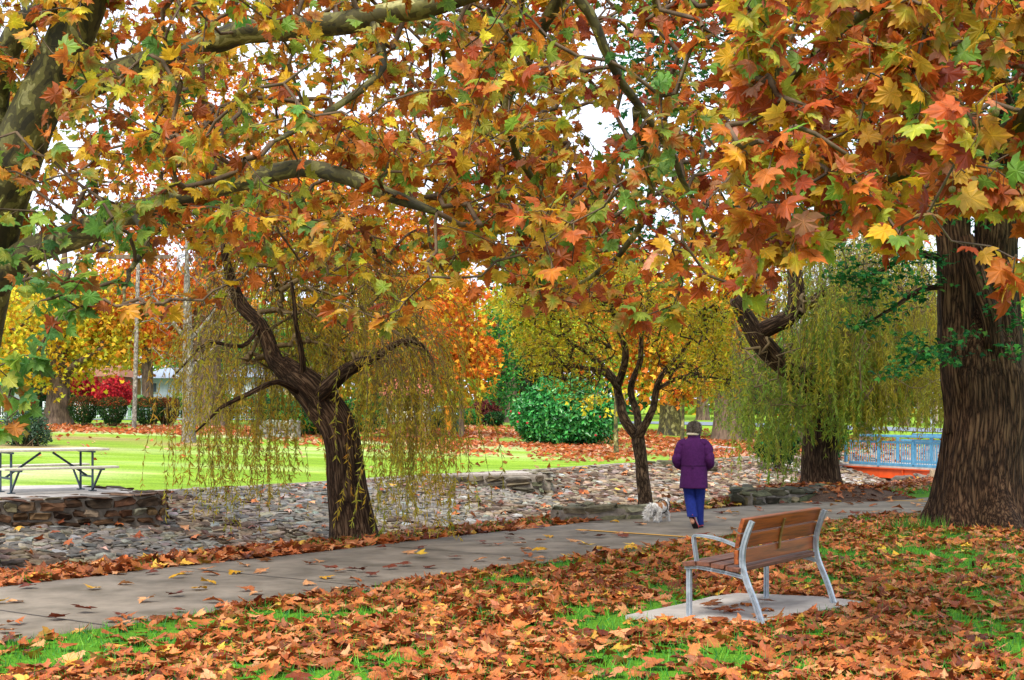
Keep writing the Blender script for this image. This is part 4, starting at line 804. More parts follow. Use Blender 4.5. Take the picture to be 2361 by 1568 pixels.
clipped('brown clipped bush right of the thick brown trunk', (516, 980), 1.0, .95, [('#5a3a26', 3), ('#48382a', 2), ('#3a4526', 2)], 6)
clipped('dark clipped bush squeezed between the grey trunk and brown trunk', (455, 981), .7, 1., PAL_T, 7)
shrub('straggly grey green shrub at the lawn edge behind the picnic table', (62, 1028), None, [(58, 975, 50, 46), (30, 995, 40, 34), (92, 1000, 28, 28)], [('#3c5a3a', 3), ('#56705a', 3), ('#2a4530', 2), ('#7a8a7a', 1.2)], 5200, .07, seed=11, shell=.4, stems=16, up=.6)
shrub('deep green rounded bush in front of the white fence', (90, 962), None, [(85, 935, 45, 30), (110, 945, 30, 22)], PAL_MG[1:2]+PAL_T[:2], 3000, .12, seed=12, name='bush', cat='bush')
t = shrub('large glossy dark green camellia bush standing alone on the leaf carpet', (1302, 1024), None, [(1300, 955, 100, 75), (1240, 965, 62, 58), (1360, 968, 66, 55), (1285, 910, 60, 42), (1300, 995, 85, 25)], [('#2f8438', 3), ('#439a44', 3), ('#20682e', 2.4), ('#66b056', 1.2)], 15000, .15, seed=13, name='camellia_bush', cat='bush', leafm='glossy_leaf', shell=.7, rs=.05)
r = np.random.default_rng(4); c = P(1300, 960, ORI[t.name][1])
for k in range(9):
    v = rdir(1, 0, r); v[:, 1] = -abs(v[:, 1]); m = MB(); rocks(m, c+v*[1.9, 1.6, 1.2], np.array([[1., 0, 0]]), np.array([[0, 1., 0]]), np.full((1, 3), .035), pick([('#b01830', 1)], 1, .1, r)); m.build('flower', M['paint'], t)
shrub('purple red leaved shrub behind the bins', (1118, 976), 66, [(1115, 950, 34, 24), (1125, 940, 22, 16)], PAL_PUR, 2200, .1, seed=14)
shrub('low bushy green shrub beside the purple shrub', (1082, 977), 65, [(1082, 962, 26, 17), (1060, 966, 18, 12)], PAL_MG, 1800, .1, seed=15)
shrub('small dark green shrub at the foot of the purple shrub', (1140, 978), 64, [(1140, 965, 22, 14)], PAL_DG+PAL_MG[1:2], 1300, .1, seed=151)
shrub('upright dark green cypress clump beside the gazebo', (1010, 990), None, [(1005, 972, 12, 20), (1020, 972, 12, 22), (1030, 976, 10, 18)], [('#2a5a2c', 3), ('#1f4826', 2)], 3000, .1, LANCE, 16, shell=.2, up=1.6)
shrub('spreading green bush behind the leaning willow trunk', (700, 1005), None, [(690, 965, 80, 36), (640, 955, 60, 40), (760, 960, 70, 40), (840, 950, 50, 48)], PAL_MG+PAL_DG[:2], 7000, .13, seed=17, name='bush', cat='bush')
shrub('bright crimson maple shrub beside the utility pole', (262, 962), 80, [(262, 905, 40, 38), (240, 915, 26, 26), (285, 915, 22, 24)], PAL_RED, 3200, .12, STAR, 18, name='maple_shrub', shell=.3)
shrub('dark crimson maple shrub behind the flared trunk', (200, 962), 81, [(198, 895, 34, 34), (180, 880, 26, 26), (215, 910, 20, 20)], PAL_RED[2:3]+PAL_RED[:1], 2600, .12, STAR, 19, name='maple_shrub', shell=.3)
shrub('weedy green bush at the near end of the footbridge', (1925, 1075), 48, [(1905, 1010, 40, 55), (1890, 960, 40, 50)], PAL_MG[:2]+PAL_T[:2], 3600, .13, seed=20, name='bush', cat='bush')
shrub('dark leafy bush under the hanging willow leaves', (1800, 1070), 45, [(1800, 1020, 36, 46), (1770, 1030, 25, 30)], PAL_DG+PAL_MG[1:2], 3600, .13, seed=21, name='bush', cat='bush')
def hedge(label, px0, px1, pyb, pyt, d, pal, seed, dep=1.2):
    r = np.random.default_rng(seed); a = P(px0, pyb, d); b = P(px1, pyb, d); z0 = H(a[0], a[1]); z1 = P(px0, pyt, d)[2]; n = int(90*(b[0]-a[0])*(z1-z0+dep)); u = r.random((n, 3))
    f = r.integers(0, 3, n); u[f == 0, 1] = 0; u[f == 1, 2] = 1
    p = np.stack([a[0]+(b[0]-a[0])*u[:, 0], d+dep*u[:, 1], z0+(z1-z0)*u[:, 2]], -1)+r.normal(size=(n, 3))*.05; m = MB()
    m.box(((a[0]+b[0])/2, d+dep/2, (z0+z1)/2-.05), (b[0]-a[0]-.2, dep-.2, z1-z0-.15), col=lin('#1c3018'))
    scatter(m, OVAL, p, rdir(n, .3, r), rdir(n, .4, r), r.uniform(.1, .2, n), pick(pal, n, .2, r), None, .2, .2, 1)
    tag(m.build('hedge', [M['paint'], M['far_leaf']], origin=(a[0], d, z0)), label, 'hedge')
hedge('long clipped green hedge in front of the pale houses', 395, 660, 955, 912, 86, [('#4f9a2c', 3), ('#3f8028', 3), ('#6aac34', 1)], 31)
hedge('lower dark green hedge in front of the long clipped hedge', 300, 640, 955, 932, 84, [('#3c7026', 3), ('#4f7f2c', 2)], 32, .8)
# ---------- houses, fences, street things
def boxP(m, x0, x1, y0, y1, d, dep, col, mi=0):
    a = P(x0, y1, d); b = P(x1, y0, d); m.box(((a[0]+b[0])/2, d+dep/2, (a[2]+b[2])/2), (abs(b[0]-a[0]), dep, abs(b[2]-a[2])), mi, lin(col) if isinstance(col, str) else col)
def house(label, x0, x1, ye, yr, d, wc, rc, wins, dep=7):
    a = P(x0, 958, d); b = P(x1, ye, d); z0 = float(H(a[0], d))-.2; h = thing('house', label, 'house', ((a[0]+b[0])/2, d, z0)); cx = (a[0]+b[0])/2; w = b[0]-a[0]
    MB().box((cx, d+dep/2, (z0+b[2])/2), (w, dep, b[2]-z0), 0, lin(wc)).build('wall', M['paint'], h)
    zr = P(x0, yr, d)[2]; o = .5; e = b[2]
    V = [(cx-w/2-o, d-o, e), (cx+w/2+o, d-o, e), (cx+w/2+o, d+dep+o, e), (cx-w/2-o, d+dep+o, e), (cx-w*.3, d+dep/2, zr), (cx+w*.3, d+dep/2, zr)]
    m = MB(); m.add(V, [[0, 1, 5, 4], [2, 3, 4, 5]], 0, lin(rc), smooth=False); m.f.append((np.array([[1, 2, 5], [3, 0, 4]]), 0, False)); m.f.append((np.array([[0, 3, 2, 1]]), 0, False)); m.build('roof', M['tile'], h)
    for x, y, xx, yy in wins:
        m = MB(); boxP(m, x, xx, y, yy, d-.06, .1, '#dfe4e8'); f = m.build('window', M['paint'], h); m = MB(); boxP(m, x+1.2, xx-1.2, y+1.2, yy-1.2, d-.08, .06, '#3a4656'); m.build('pane', M['paint'], f)
house('pale blue weatherboard house behind the long hedge', 325, 470, 872, 845, 97, '#b4c3d6', '#8c97a6', [(345, 882, 362, 905), (420, 882, 440, 905)])
house('white house with a grey roof right of the pale blue house', 520, 598, 870, 840, 99, '#c9d2dc', '#7c8694', [(540, 880, 560, 902)])
house('cream weatherboard house half hidden by the leaning willow', 622, 720, 876, 842, 95, '#cdb183', '#6f5a48', [(640, 886, 655, 905)])
house('orange brick house between the two red maples', 175, 262, 868, 840, 96, '#c98e5c', '#8a5a42', [(236, 884, 252, 905)])
def fence(label, x0, x1, yt, yb, d, kind, name='fence', step=1.8):
    a = P(x0, yb, d); b = P(x1, yb, d); z0 = float(H(a[0], d)); z1 = P(x0, yt, d)[2]; f = thing(name, label, 'fence', (a[0], d, z0)); L = b[0]-a[0]; h = z1-z0; mk = M['paint']
    if kind == 'panel':
        m = MB(); n = int(L/.16)
        for k in range(n): m.box((a[0]+(k+.5)*L/n, d+.02*(k % 2), z0+h/2), (L/n*1.04, .03, h), 0, lin(pc_))
        m.build('panel', mk, f); MB().box((a[0]+L/2, d, z1+.02), (L, .07, .05), 0, lin(pc_)*1.1).build('capping', mk, f)
    else:
        wc = lin('#dfe6ee') if kind != 'grey' else lin('#9fb0bd'); m = MB(); n = int(L/.13)
        for k in range(n+1):
            x = a[0]+k*L/n; m.box((x, d, z0+h*.48), (.028, .028, h*.9), 0, wc)
            if kind == 'loop' and k < n and k % 2 == 0:
                th = np.linspace(0, PI, 7); p = np.stack([x+L/n*.5*(1-np.cos(th)), 0*th+d, z0+h*.93+L/n*.5*np.sin(th)], -1); tube(m, p, np.full(7, .016), 4, 0, wc, cap=False)
        m.build('pickets', mk, f)
        for zz in (.15, .82): MB().box((a[0]+L/2, d+.03, z0+h*zz), (L, .03, .045), 0, wc).build('rail', mk, f)
    for x in np.arange(a[0], b[0]+.1, step): MB().box((x, d+.06, z0+h*.5), (.09, .09, h*1.03), 0, lin('#e4eaf0') if kind in ('loop', 'grey') else lin(pc_)*.8).build('post', mk, f)
pc_ = '#5d8a4c'; fence('sage green sheet fence sloping behind the clipped bushes', 205, 330, 912, 945, 88, 'panel', step=2.4)
pc_ = '#5a5044'; fence('dark paling fence behind the carport posts', -30, 130, 888, 940, 92, 'panel', step=2.4)
pc_ = '#a9c0d2'; fence('pale blue corrugated fence behind the bins', 985, 1070, 938, 968, 74, 'panel', step=2.4)
fence('white loop topped metal fence behind the yellow tree', 100, 292, 926, 958, 84, 'loop')
fence('white loop topped metal fence by the carport', -40, 58, 921, 955, 83, 'loop')
fence('grey metal fence below the long hedge', 292, 415, 938, 957, 82.5, 'grey'); fence('pale grey metal fence seen through the leaning willow', 520, 600, 935, 958, 83, 'grey')
# carport
c = P(25, 960, 86); zc = float(H(c[0], 86)); h = thing('carport', 'white posted carport with a grey fascia beside the white fence', 'carport', (c[0], 86, zc))
m = MB(); boxP(m, -60, 52, 862, 886, 86, .3, '#8f8580'); m.build('fascia', M['paint'], h)
a = P(-60, 866, 86); b = P(52, 862, 86); MB().box(((a[0]+b[0])/2, 89, b[2]+.06), (b[0]-a[0]+.4, 6.5, .1), 0, lin('#a8a4a0')).build('roof', M['paint'], h)
for px in (33, 42, -30):
    x = P(px, 900, 86)[0]; z1 = P(px, 884, 86)[2]; MB().box((x, 86.2, (zc+z1)/2), (.26, .26, z1-zc), 0, lin('#dbe4f0'), bev=.02).build('post', M['paint'], h)
# utility pole with wire
b_ = P(309, 962, 53.5); b_[2] = H(b_[0], 53.5); t = thing('utility_pole', 'weathered grey timber utility pole among the autumn trees', 'pole', b_); e = P(320, 560, 53.5)
m = MB(); tube(m, [b_-[0, 0, .3], b_, (b_+e)/2, e], [.085, .085, .075, .065], 12); m.build('shaft', M['bark_grey'], t); m = MB(); m.box(e-[0, 0, .5], (2.2, .12, .14)); m.build('crossarm', M['bark_far'], t)
# gazebo
d = 52.; gz = float(H(P(935, 990, d)[0], d)); c = P(935, 990, d); t = thing('gazebo', 'cream lattice gazebo with a red tiled roof and brick base', 'gazebo', (c[0], d+1.6, gz)); hw = (P(1000, 900, d)-P(872, 900, d))[0]/2; ze = P(0, 912, d)[2]; zr = P(0, 872, d)[2]; cy = d+1.6
V = [(c[0]-hw, d, ze), (c[0]+hw, d, ze), (c[0]+hw, d+3.2, ze), (c[0]-hw, d+3.2, ze), (c[0]-.7, cy, zr), (c[0]+.7, cy, zr)]; m = MB()
def tiles(A, B, C, D_, nr):  # rows of tiles from eave A-B to ridge D-C
    A, B, C, D_ = map(np.array, (A, B, C, D_))
    for k in range(nr):
        u0, u1 = k/nr, (k+1.12)/nr; p0 = A+(D_-A)*u0; p1 = B+(C-B)*u0; q0 = A+(D_-A)*u1; q1 = B+(C-B)*u1; n = max(2, int(np.linalg.norm(p1-p0)/.22))
        for j in range(n):
            f0, f1 = j/n, (j+1)/n; w = np.array([0, 0, .035]); cc = lin('#c0705a')*rng.uniform(.75, 1.2)
            a_, b2, c2, d2 = p0+(p1-p0)*f0+w, p0+(p1-p0)*f1+w, q0+(q1-q0)*f1, q0+(q1-q0)*f0; mid0 = (a_+b2)/2+[0, 0, .03]; mid1 = (c2+d2)/2+[0, 0, .03]
            m.add([a_, mid0, b2, c2, mid1, d2, a_-w*1.5, b2-w*1.5], [[0, 1, 4, 5], [1, 2, 3, 4], [6, 7, 2, 0]], 0, cc, smooth=False)
tiles(V[0], V[1], V[5], V[4], 6); tiles(V[2], V[3], V[4], V[5], 6); tiles(V[1], V[2], V[5], V[5], 6); tiles(V[3], V[0], V[4], V[4], 6); m.build('roof', M['tile'], t)
wi = hw-.35; CR = lin('#d8d0b8')
for y in (d+.3, d+2.9):
    for x in (-wi, -.25, wi): MB().box((c[0]+x, y, (gz+ze)/2), (.11, .11, ze-gz), 0, CR).build('post', M['paint'], t)
    for x0, x1 in ((-wi, -.25), (-.25, wi)):
        m = MB()
        for x in np.arange(x0+.1, x1, .16):
            full = x-x0 < .4 or x1-x < .4
            for z0, z1 in (((gz+.6, ze),) if full else ((gz+.6, gz+1.05), (ze-.35, ze))): m.box((c[0]+x, y, (z0+z1)/2), (.035, .02, z1-z0), 0, CR)
        for z in np.arange(gz+.78, ze, .16):
            if gz+1.05 < z < ze-.35:
                for xx in (x0+.22, x1-.22): m.box((c[0]+xx, y+.022, z), (.42, .02, .035), 0, CR)
            else: m.box((c[0]+(x0+x1)/2, y+.022, z), (x1-x0, .02, .035), 0, CR)
        m.build('lattice', M['paint'], t)
m = MB()
for k in range(7): m.box((c[0]+.0, d+.25, gz+.04+k*.083), (2*wi+.1, .2, .075), 0, lin('#8a4a34')*rng.uniform(.85, 1.15))
m.build('brick_base', M['tile'], t)
# wheelie bins
def bin_(label, px, py, d, body, lid):
    b_ = P(px, py, d); b_[2] = H(b_[0], d); t = thing('wheelie_bin', label, 'bin', b_); m = MB(); m.box(b_+[0, 0, .5], (.55, .6, .95), 0, lin(body), bev=.04); v = m.v[-1]; v[:, 0] = b_[0]+(v[:, 0]-b_[0])*(.78+.22*(v[:, 2]-b_[2])); m.build('body', M['paint'], t)
    MB().box(b_+[0, -.02, 1.0], (.6, .68, .07), 0, lin(lid), bev=.03).build('lid', M['paint'], t)
    if body != '#d88a1a': MB().box(b_+[-.08, -.315, .72], (.14, .01, .1), 0, lin('#b8d4dc')).build('sticker', M['paint'], t)
    for s in (-.24, .24):
        m = MB(); th = np.linspace(0, 2*PI, 17); tube(m, np.stack([np.full(17, b_[0]+s), b_[1]+.28+.09*np.cos(th), b_[2]+.1+.09*np.sin(th)], -1), np.full(17, .03), 6, 0, (.02, .02, .02), cap=False); m.build('wheel', M['paint'], t)
bin_('orange wheelie bin between the cypress clump and the green bin', 1040, 985, 58.5, '#d88a1a', '#d0861c'); bin_('dark green wheelie bin with a red lid', 1055.5, 986, 58, '#1f4a34', '#a82838')
# low garden wall, far pillars, sign, wood behind everything
stone_wall([P(590, 1000, 50.)[:2], P(690, 1003, 49.5)[:2]], float(H(*P(640, 1000, 50)[:2]))-.1, float(H(*P(640, 1000, 50)[:2]))+.55, 'low grey garden wall behind the hanging willow twigs', .3, .25, .5, [('#7d7770', 2), ('#8d877e', 2)], 33)
f = thing('railing_fence', 'pinkish pillared fence with thin rails across the road beyond the footbridge', 'fence', P(2050, 950, 92))
for k, px in enumerate((1985, 2018, 2052, 2087, 2121, 2155, 2190)):
    q = P(px, 925, 92); zz = float(H(q[0], 92)); MB().box((q[0], 92, (zz+P(px, 922, 92)[2])/2), (.32, .32, P(px, 922, 92)[2]-zz), 0, lin('#b59a92'), bev=.02).build('pillar', M['paint'], f)
for y in (932, 940): a = P(1970, y, 92); b = P(2200, y, 92); MB().bar(a, b, .05, .05, 0, lin('#c8cdd4')).build('rail', M['paint'], f)
b_ = P(2148, 958, 80); b_[2] = H(b_[0], 80); t = thing('road_sign', 'pale road sign on two thin posts beyond the footbridge', 'sign', b_)
for px in (2146.5, 2153): a = P(px, 960, 80); MB().box((a[0], 80, (b_[2]+P(px, 905, 80)[2])/2), (.06, .06, P(px, 905, 80)[2]-b_[2]), 0, lin('#a8b4bc')).build('post', M['paint'], t)
m = MB(); boxP(m, 2144, 2156, 908, 922, 79.9, .03, '#c2ccd2'); m.build('panel', M['paint'], t)
r = np.random.default_rng(61); n = 26000; x = r.uniform(-75, 75, n); p = np.stack([x, r.uniform(112, 126, n), 1+(7.5+2.5*fbm(x, x*0, 9.)+2*np.sin(x*.21))*r.random(n)], -1); m = MB()
cc = np.where((vn(x, x*0+3, 7.) > .5)[:, None], pick(PAL_DG+PAL_MG[:2], n, .2, r), pick(PAL_LG+PAL_YO[:2], n, .2, r)); scatter(m, OVAL, p, rdir(n, -.2, r), rdir(n, .3, r), r.uniform(.6, 1.1, n), cc, None, .2, .3, 0)
tag(m.build('distant_woods', M['far_leaf']), kind='stuff')
# ---------- fallen leaves, grass
LIT = [('#a85c2c', 4), ('#b86c38', 4), ('#8c4822', 3.2), ('#c8885a', 2), ('#6c321a', 1.8), ('#c89838', .7)]
def in_poly(x, y, poly):
    c = np.zeros(len(x), bool); j = len(poly)-1
    for i in range(len(poly)):
        xi, yi = poly[i][:2]; xj, yj = poly[j][:2]; c ^= ((yi > y) != (yj > y)) & (x < (xj-xi)*(y-yi)/(yj-yi+1e-12)+xi); j = i
    return c
def lay(m, x, y, r, pal, lo=.08, hi=.15, T=PLANE, tilt=.28, lift=.012, mat=0, lp=True, zz=None):
    n = len(x); nrm = nz(r.normal(size=(n, 3))*tilt+[0, 0, 1]); a = r.uniform(0, 2*PI, n); yv = np.stack([np.cos(a), np.sin(a), 0*a], -1); yv = nz(yv-nrm*(yv*nrm).sum(1)[:, None])
    sz = r.uniform(lo, hi, n); z = (H(x, y) if zz is None else zz)+lift+r.random(n)*.03
    c = pick(pal, n, .2, r); c2 = c*r.uniform(.7, 1.15, (n, 1)); scatter(m, T, np.stack([x, y, z], -1)-yv*sz[:, None]*.4, yv, nrm, sz, c, c2, r.uniform(-.8, .8, n), r.uniform(-.6, .4, n), mat, lp=lp)
r = np.random.default_rng(71); m = MB()
def sample(n, x0, x1, y0, y1): return r.uniform(x0, x1, n), r.uniform(y0, y1, n)
x, y = sample(96000, -7, 11, 8.6, 28); s, t = st(x, y); tn = pc(s)-1.5-t   # distance in front of the path
den = np.clip((fbm(x, y, .75)-.45)*3.2+.45, .10, 1)*np.clip(1.1-.012*(y-10), .5, 1)
thin = np.exp(-((x+3.4)**2/3.5+(y-12)**2/1.2)); den = den*(1-.7*thin)*np.where((x > 3) & (y > 15), .75, 1)
ok = (tn > -.12) & (r.random(len(x)) < den) & (np.abs(x) < .37*y+.8) & ~in_poly(x, y, sl) & (((x-ORI[tE.name][0])**2+(y-ORI[tE.name][1])**2) > .8)
x, y = x[ok], y[ok]; far = y > 17; lay(m, x[~far], y[~far], r, LIT); lay(m, x[far], y[far], r, LIT+[('#c8a030', .8)], .11, .17, STAR)
s = r.uniform(-13, 22, 5200); t = r.uniform(.02, 1.35, 5200); k = (r.random(5200) < np.clip(1.15-.75*t+.35*(s < -2), .1, 1)*np.where(s > 5, .55, 1)); x, y = XY(s[k], t[k]); lay(m, x, y, r, LIT, .11, .19)
s = r.uniform(-13, 26, 900); t = r.uniform(1.4, 9.8, 900); x, y = XY(s, t); lay(m, x, y, r, LIT+[('#d0a08a', 2)], .12, .19, STAR, lift=.06)
s = r.uniform(12, 30, 1500); t = r.uniform(-1.0, 3, 1500)-.04*np.maximum(s-6, 0)**1.2*.3; k = t > pc(s)+1.55; x, y = XY(s[k], t[k]); lay(m, x, y, r, LIT, .1, .16, STAR)
x = c4[0]+r.normal(size=420)*1.0; y = c4[1]+r.normal(size=420)*.75; q_ = np.hypot((x-c4[0])/2.1, (y-c4[1])/1.5); k = q_ < 1; lay(m, x[k], y[k], r, LIT, .09, .15, STAR, zz=(.24-.36*q_**3)[k])
tag(m.build('fallen_leaves', M['litter']), kind='stuff')
# leaf carpet under the far trees
m = MB(); x, y = sample(110000, -32, 30, 36, 72); den = 0*x
for px, py, ra, rb in ((133, 985, 7, 4), (230, 992, 9, 3.4), (350, 993, 9, 3.2), (479, 990, 9, 3.4), (620, 992, 8, 3), (1064, 1010, 7, 6), (960, 1000, 6, 5), (1200, 1010, 7, 6), (1300, 1030, 8, 5), (1430, 1035, 8, 6), (1545, 1015, 8, 7), (1679, 1025, 7, 7), (1600, 1050, 5, 5)):
    q = G(px, py); den = np.maximum(den, np.exp(-((x-q[0])/ra)**4-((y-q[1])/rb)**4))
den = den*np.clip((fbm(x, y, 2.4)-.33)*5, .05, 1)*.9; den = np.maximum(den, np.where(y > 36, .012, 0)); _, t = st(x, y)
ok = (r.random(len(x)) < den) & (t > 10.2); lay(m, x[ok], y[ok], r, [('#c8764a', 3), ('#b8602e', 3), ('#d8a080', 2), ('#9a4a22', 2)], .16, .26, OVAL, .45, .02, lp=False)
x, y = sample(2500, 8, 26, 50, 70); ok = r.random(2500) < .8; lay(m, x, y, r, LIT, .16, .26, OVAL, .45, .02, lp=False)
tag(m.build('leaf_carpet', M['far_leaf']), kind='stuff')
# single leaves on the path and on the bench slab
def single(pts, z0, label, group, pals, seed):
    q = np.random.default_rng(seed); protos = []
    for k in range(5):
        mm = MB(); lay_one(mm, q, pals); protos.append(mm)
    for i, (px, py) in enumerate(pts):
        g = protos[i % 5]
        if isinstance(g, MB): g = protos[i % 5] = g.build('fallen_leaf', M['litter']); o = g
        else: o = g.copy(); COL.objects.link(o)
        o.location = (px, py, z0); o.rotation_euler = (q.normal()*.12, q.normal()*.12, q.uniform(0, 6.28)); s = q.uniform(.8, 1.15); o.scale = (s, s, s*q.uniform(.7, 1.3)); tag(o, label, 'leaf', group)
def lay_one(mm, q, pal):
    c = pick(pal, 1, .15, q); scatter(mm, PLANE, np.array([[0, -.08, .022]]), np.array([[0, 1., 0]]), np.array([[0, 0, 1.]]), np.array([.15]), c, c*q.uniform(.7, 1.1), q.uniform(-.6, .9, 1), q.uniform(-.6, .4, 1), 0, lp=True)
BR_ = LIT[:5]; q = np.random.default_rng(81); pts = []
while len(pts) < 150:
    s = q.uniform(-12, 16); t = float(pc(np.array(s)))+1.5*np.sign(q.normal())*(1-abs(q.normal())*.55) if q.random() < .6 else float(pc(np.array(s)))+q.uniform(-1.4, 1.4)
    x, y = XY(s, t)
    if abs(t-float(pc(np.array(s)))) < 1.45 and abs(x) < .35*y and not (abs(x-1.48) < .5 and abs(y-21.4) < .6): pts.append((x, y))
single(pts[:128], .02, 'dry brown plane leaf lying loose on the grey path', 'brown leaves scattered on the path', BR_, 82)
single(pts[128:], .02, 'yellow plane leaf lying loose on the grey path', 'yellow leaves scattered on the path', [('#d8a028', 2), ('#e0b43c', 1)], 83)
pp = [G(*z, z0=.035)[:2] for z in ((1655, 1396), (1690, 1403), (1660, 1412), (1690, 1412), (1728, 1396), (1770, 1392), (1745, 1424), (1665, 1434), (1718, 1436), (1772, 1410), (1640, 1404))]
single(pp, .04, 'curled brown leaf lying on the concrete slab under the bench', 'leaves under the park bench', BR_, 84)
# grass blades
m = MB(); x, y = sample(110000, -6.5, 9, 8.8, 24); s, t = st(x, y); tn = pc(s)-1.5-t; w = np.clip(1.3-.05*(y-9), .25, 1)
ok = (tn > .02) & (np.abs(x) < .37*y+.5) & ~in_poly(x, y, sl) & (r.random(len(x)) < w*np.clip((fbm(x, y, 1.3)-.15)*4, .4, 1)); x, y = x[ok], y[ok]
s2 = r.uniform(-12, 24, 9000); t2 = np.where(s2 > 12, r.uniform(-.9, .5, 9000)-.02*np.maximum(s2-6, 0)**1.6, r.uniform(.1, .8, 9000)); k = (t2 > pc(s2)+1.52) & (fbm(*XY(s2, t2), 1.7) > .5); xx, yy = XY(s2[k], t2[k]); x = np.r_[x, xx]; y = np.r_[y, yy]
n = len(x); scatter(m, BLADE, np.stack([x, y, H(x, y)], -1), nz(r.normal(size=(n, 3))*[.45, .45, .1]+[0, 0, 1]), rdir(n, 0, r), r.uniform(.04, .085, n)*(1+.02*y), pick([('#4f9a28', 3), ('#3c8030', 2), ('#7ab032', 2), ('#2f7a3a', 1.5)], n, .2, r), None)
x = P(2130, 1200, 21.)[0]+r.normal(size=160)*.25; y = 21.3+r.normal(size=160)*.12; scatter(m, BLADE, np.stack([x, y, 0*x], -1), nz(r.normal(size=(160, 3))*[.35, .35, .1]+[0, 0, 1]), rdir(160, 0, r), r.uniform(.12, .28, 160), pick([('#6a9a30', 2), ('#4f8a30', 2)], 160, .2, r), None)
tag(m.build('grass', M['grass']), kind='stuff')

# ---------- people and animals: one skinned surface each
def skin_body(name, verts, edges, radii, mat, parent, xf, levels=2, colf=None):
    me = bpy.data.meshes.new(name); me.from_pydata([tuple(v) for v in verts], edges, []); o = bpy.data.objects.new(name+'_cage', me); COL.objects.link(o)
    md = o.modifiers.new('Skin', 'SKIN'); md.use_smooth_shade = True; md.branch_smoothing = .4
    for v, q in zip(me.skin_vertices[0].data, radii): v.radius = (q, q) if np.isscalar(q) else q
    me.skin_vertices[0].data[0].use_root = True
    sb = o.modifiers.new('Sub', 'SUBSURF'); sb.levels = levels; sb.render_levels = levels
    dg = bpy.context.evaluated_depsgraph_get(); e = o.evaluated_get(dg); em = e.to_mesh()
    V = np.array([v.co[:] for v in em.vertices]); fs = {}
    for p in em.polygons: fs.setdefault(len(p.vertices), []).append(list(p.vertices))
    e.to_mesh_clear(); bpy.data.objects.remove(o); bpy.data.meshes.remove(me)
    mb = MB(); c = colf(V) if colf else (.5, .5, .5); first = True
    for k, f in fs.items():
        if first: mb.add(xf(V), np.array(f), 0, c, V); first = False
        else: mb.f.append((np.array(f), 0, True))
    return mb, V
def loft(mb, rings, segs, xf, m=0, col=(.5, .5, .5), wob=0., cap=True):
    """rings: (x, y, z, rx, ry[, tilt]) stacked into one closed skin"""
    th = np.linspace(0, 2*PI, segs, endpoint=False); q = np.array(rings, float); kk = len(q); u = np.linspace(0, kk-1, (kk-1)*4+1); j = np.minimum(u.astype(int), kk-2); f = (u-j)[:, None]
    qq = np.vstack([2*q[0]-q[1], q, 2*q[-1]-q[-2]]); a, b, c_, d_ = qq[j], qq[j+1], qq[j+2], qq[j+3]; R = .5*(2*b+(c_-a)*f+(2*a-5*b+4*c_-d_)*f**2+(3*b-3*c_+d_-a)*f**3)
    n = len(R); w = 1+wob*(np.sin(5*th[None]+R[:, 2:3]*9)+.7*np.sin(9*th[None]-R[:, 2:3]*23)+.5*np.sin(3*th[None]+R[:, 2:3]*41))
    V = np.stack([R[:, :1]+R[:, 3:4]*np.cos(th)*w, R[:, 1:2]+R[:, 4:5]*np.sin(th)*w, np.repeat(R[:, 2:3], segs, 1)], -1)
    i = np.arange(n-1)[:, None]*segs; jj = np.arange(segs)[None]; F_ = np.stack([i+jj, i+(jj+1) % segs, i+segs+(jj+1) % segs, i+segs+jj], -1).reshape(-1, 4)
    n0 = mb.n; mb.add(xf(V.reshape(-1, 3)), F_, m, col, V.reshape(-1, 3))
    if cap: mb.f.append((np.array([list(range(segs))[::-1], [(n-1)*segs+k for k in range(segs)]])+n0, m, True))
o_ = G(1605, 1221, z0=.015); yaw = math.radians(-14); cs_, sn = math.cos(yaw), math.sin(yaw)
def pxf(V): V = np.asarray(V, float); return np.stack([o_[0]+cs_*V[..., 0]-sn*V[..., 1], o_[1]+.28+sn*V[..., 0]+cs_*V[..., 1], .018+V[..., 2]], -1)
pr = thing('person', 'grey haired person in a purple coat and navy trousers walking away along the path', 'person', (o_[0], o_[1]+.28, .018))
V = [(0, 0, .80), (0, .01, .98), (0, .02, 1.14), (0, .02, 1.24), (0, .035, 1.32), (0, .05, 1.39), (0, .055, 1.445), (0, .045, 1.49)]; R = [(.13, .10), (.125, .095), (.15, .10), (.10, .08), .05, .068, .083, .06]
E = [(i, i+1) for i in range(7)]
def chain(start, pts, rad):
    p = start
    for v, q in zip(pts, rad): V.append(v); R.append(q); E.append((p, len(V)-1)); p = len(V)-1
    return p
ends = []
for s in (1, -1):
    w = chain(3, [(s*.10, .02, 1.235), (s*.17, .01, 1.215), (s*.225, -.02, 1.09), (s*.255, -.03, .965), (s*.21, .10, .90), (s*.16, .20, .885)], [.07, .058, .048, .042, .036, .027])
    pm = chain(w, [(s*.13, .245, .885)], [(.034, .018)])
    for k, (dx, ln) in enumerate(((-.026, .062), (-.009, .072), (.009, .068), (.026, .055))): chain(pm, [(s*(.12+dx*.3), .275, .885+dx), (s*(.085+.008*k), .275+ln*.35, .88+dx), (s*(.06+.008*k), .262+ln*.1, .872+dx)], [.0095, .0085, .007])
    chain(w, [(s*.145, .232, .925), (s*.115, .255, .938)], [.011, .009])
    ends.append(s)
chain(0, [(.085, 0, .76), (.075, .04, .43), (.06, .03, .085), (.065, .13, .04)], [.088, .058, .038, .032])
chain(0, [(-.085, 0, .76), (-.055, .02, .43), (-.005, -.19, .17), (.015, -.235, .07)], [.088, .058, .038, .032])
chain(6, [(0, .145, 1.425)], [.018]); chain(6, [(.083, .05, 1.435)], [.018]); chain(6, [(-.083, .05, 1.435)], [.018])
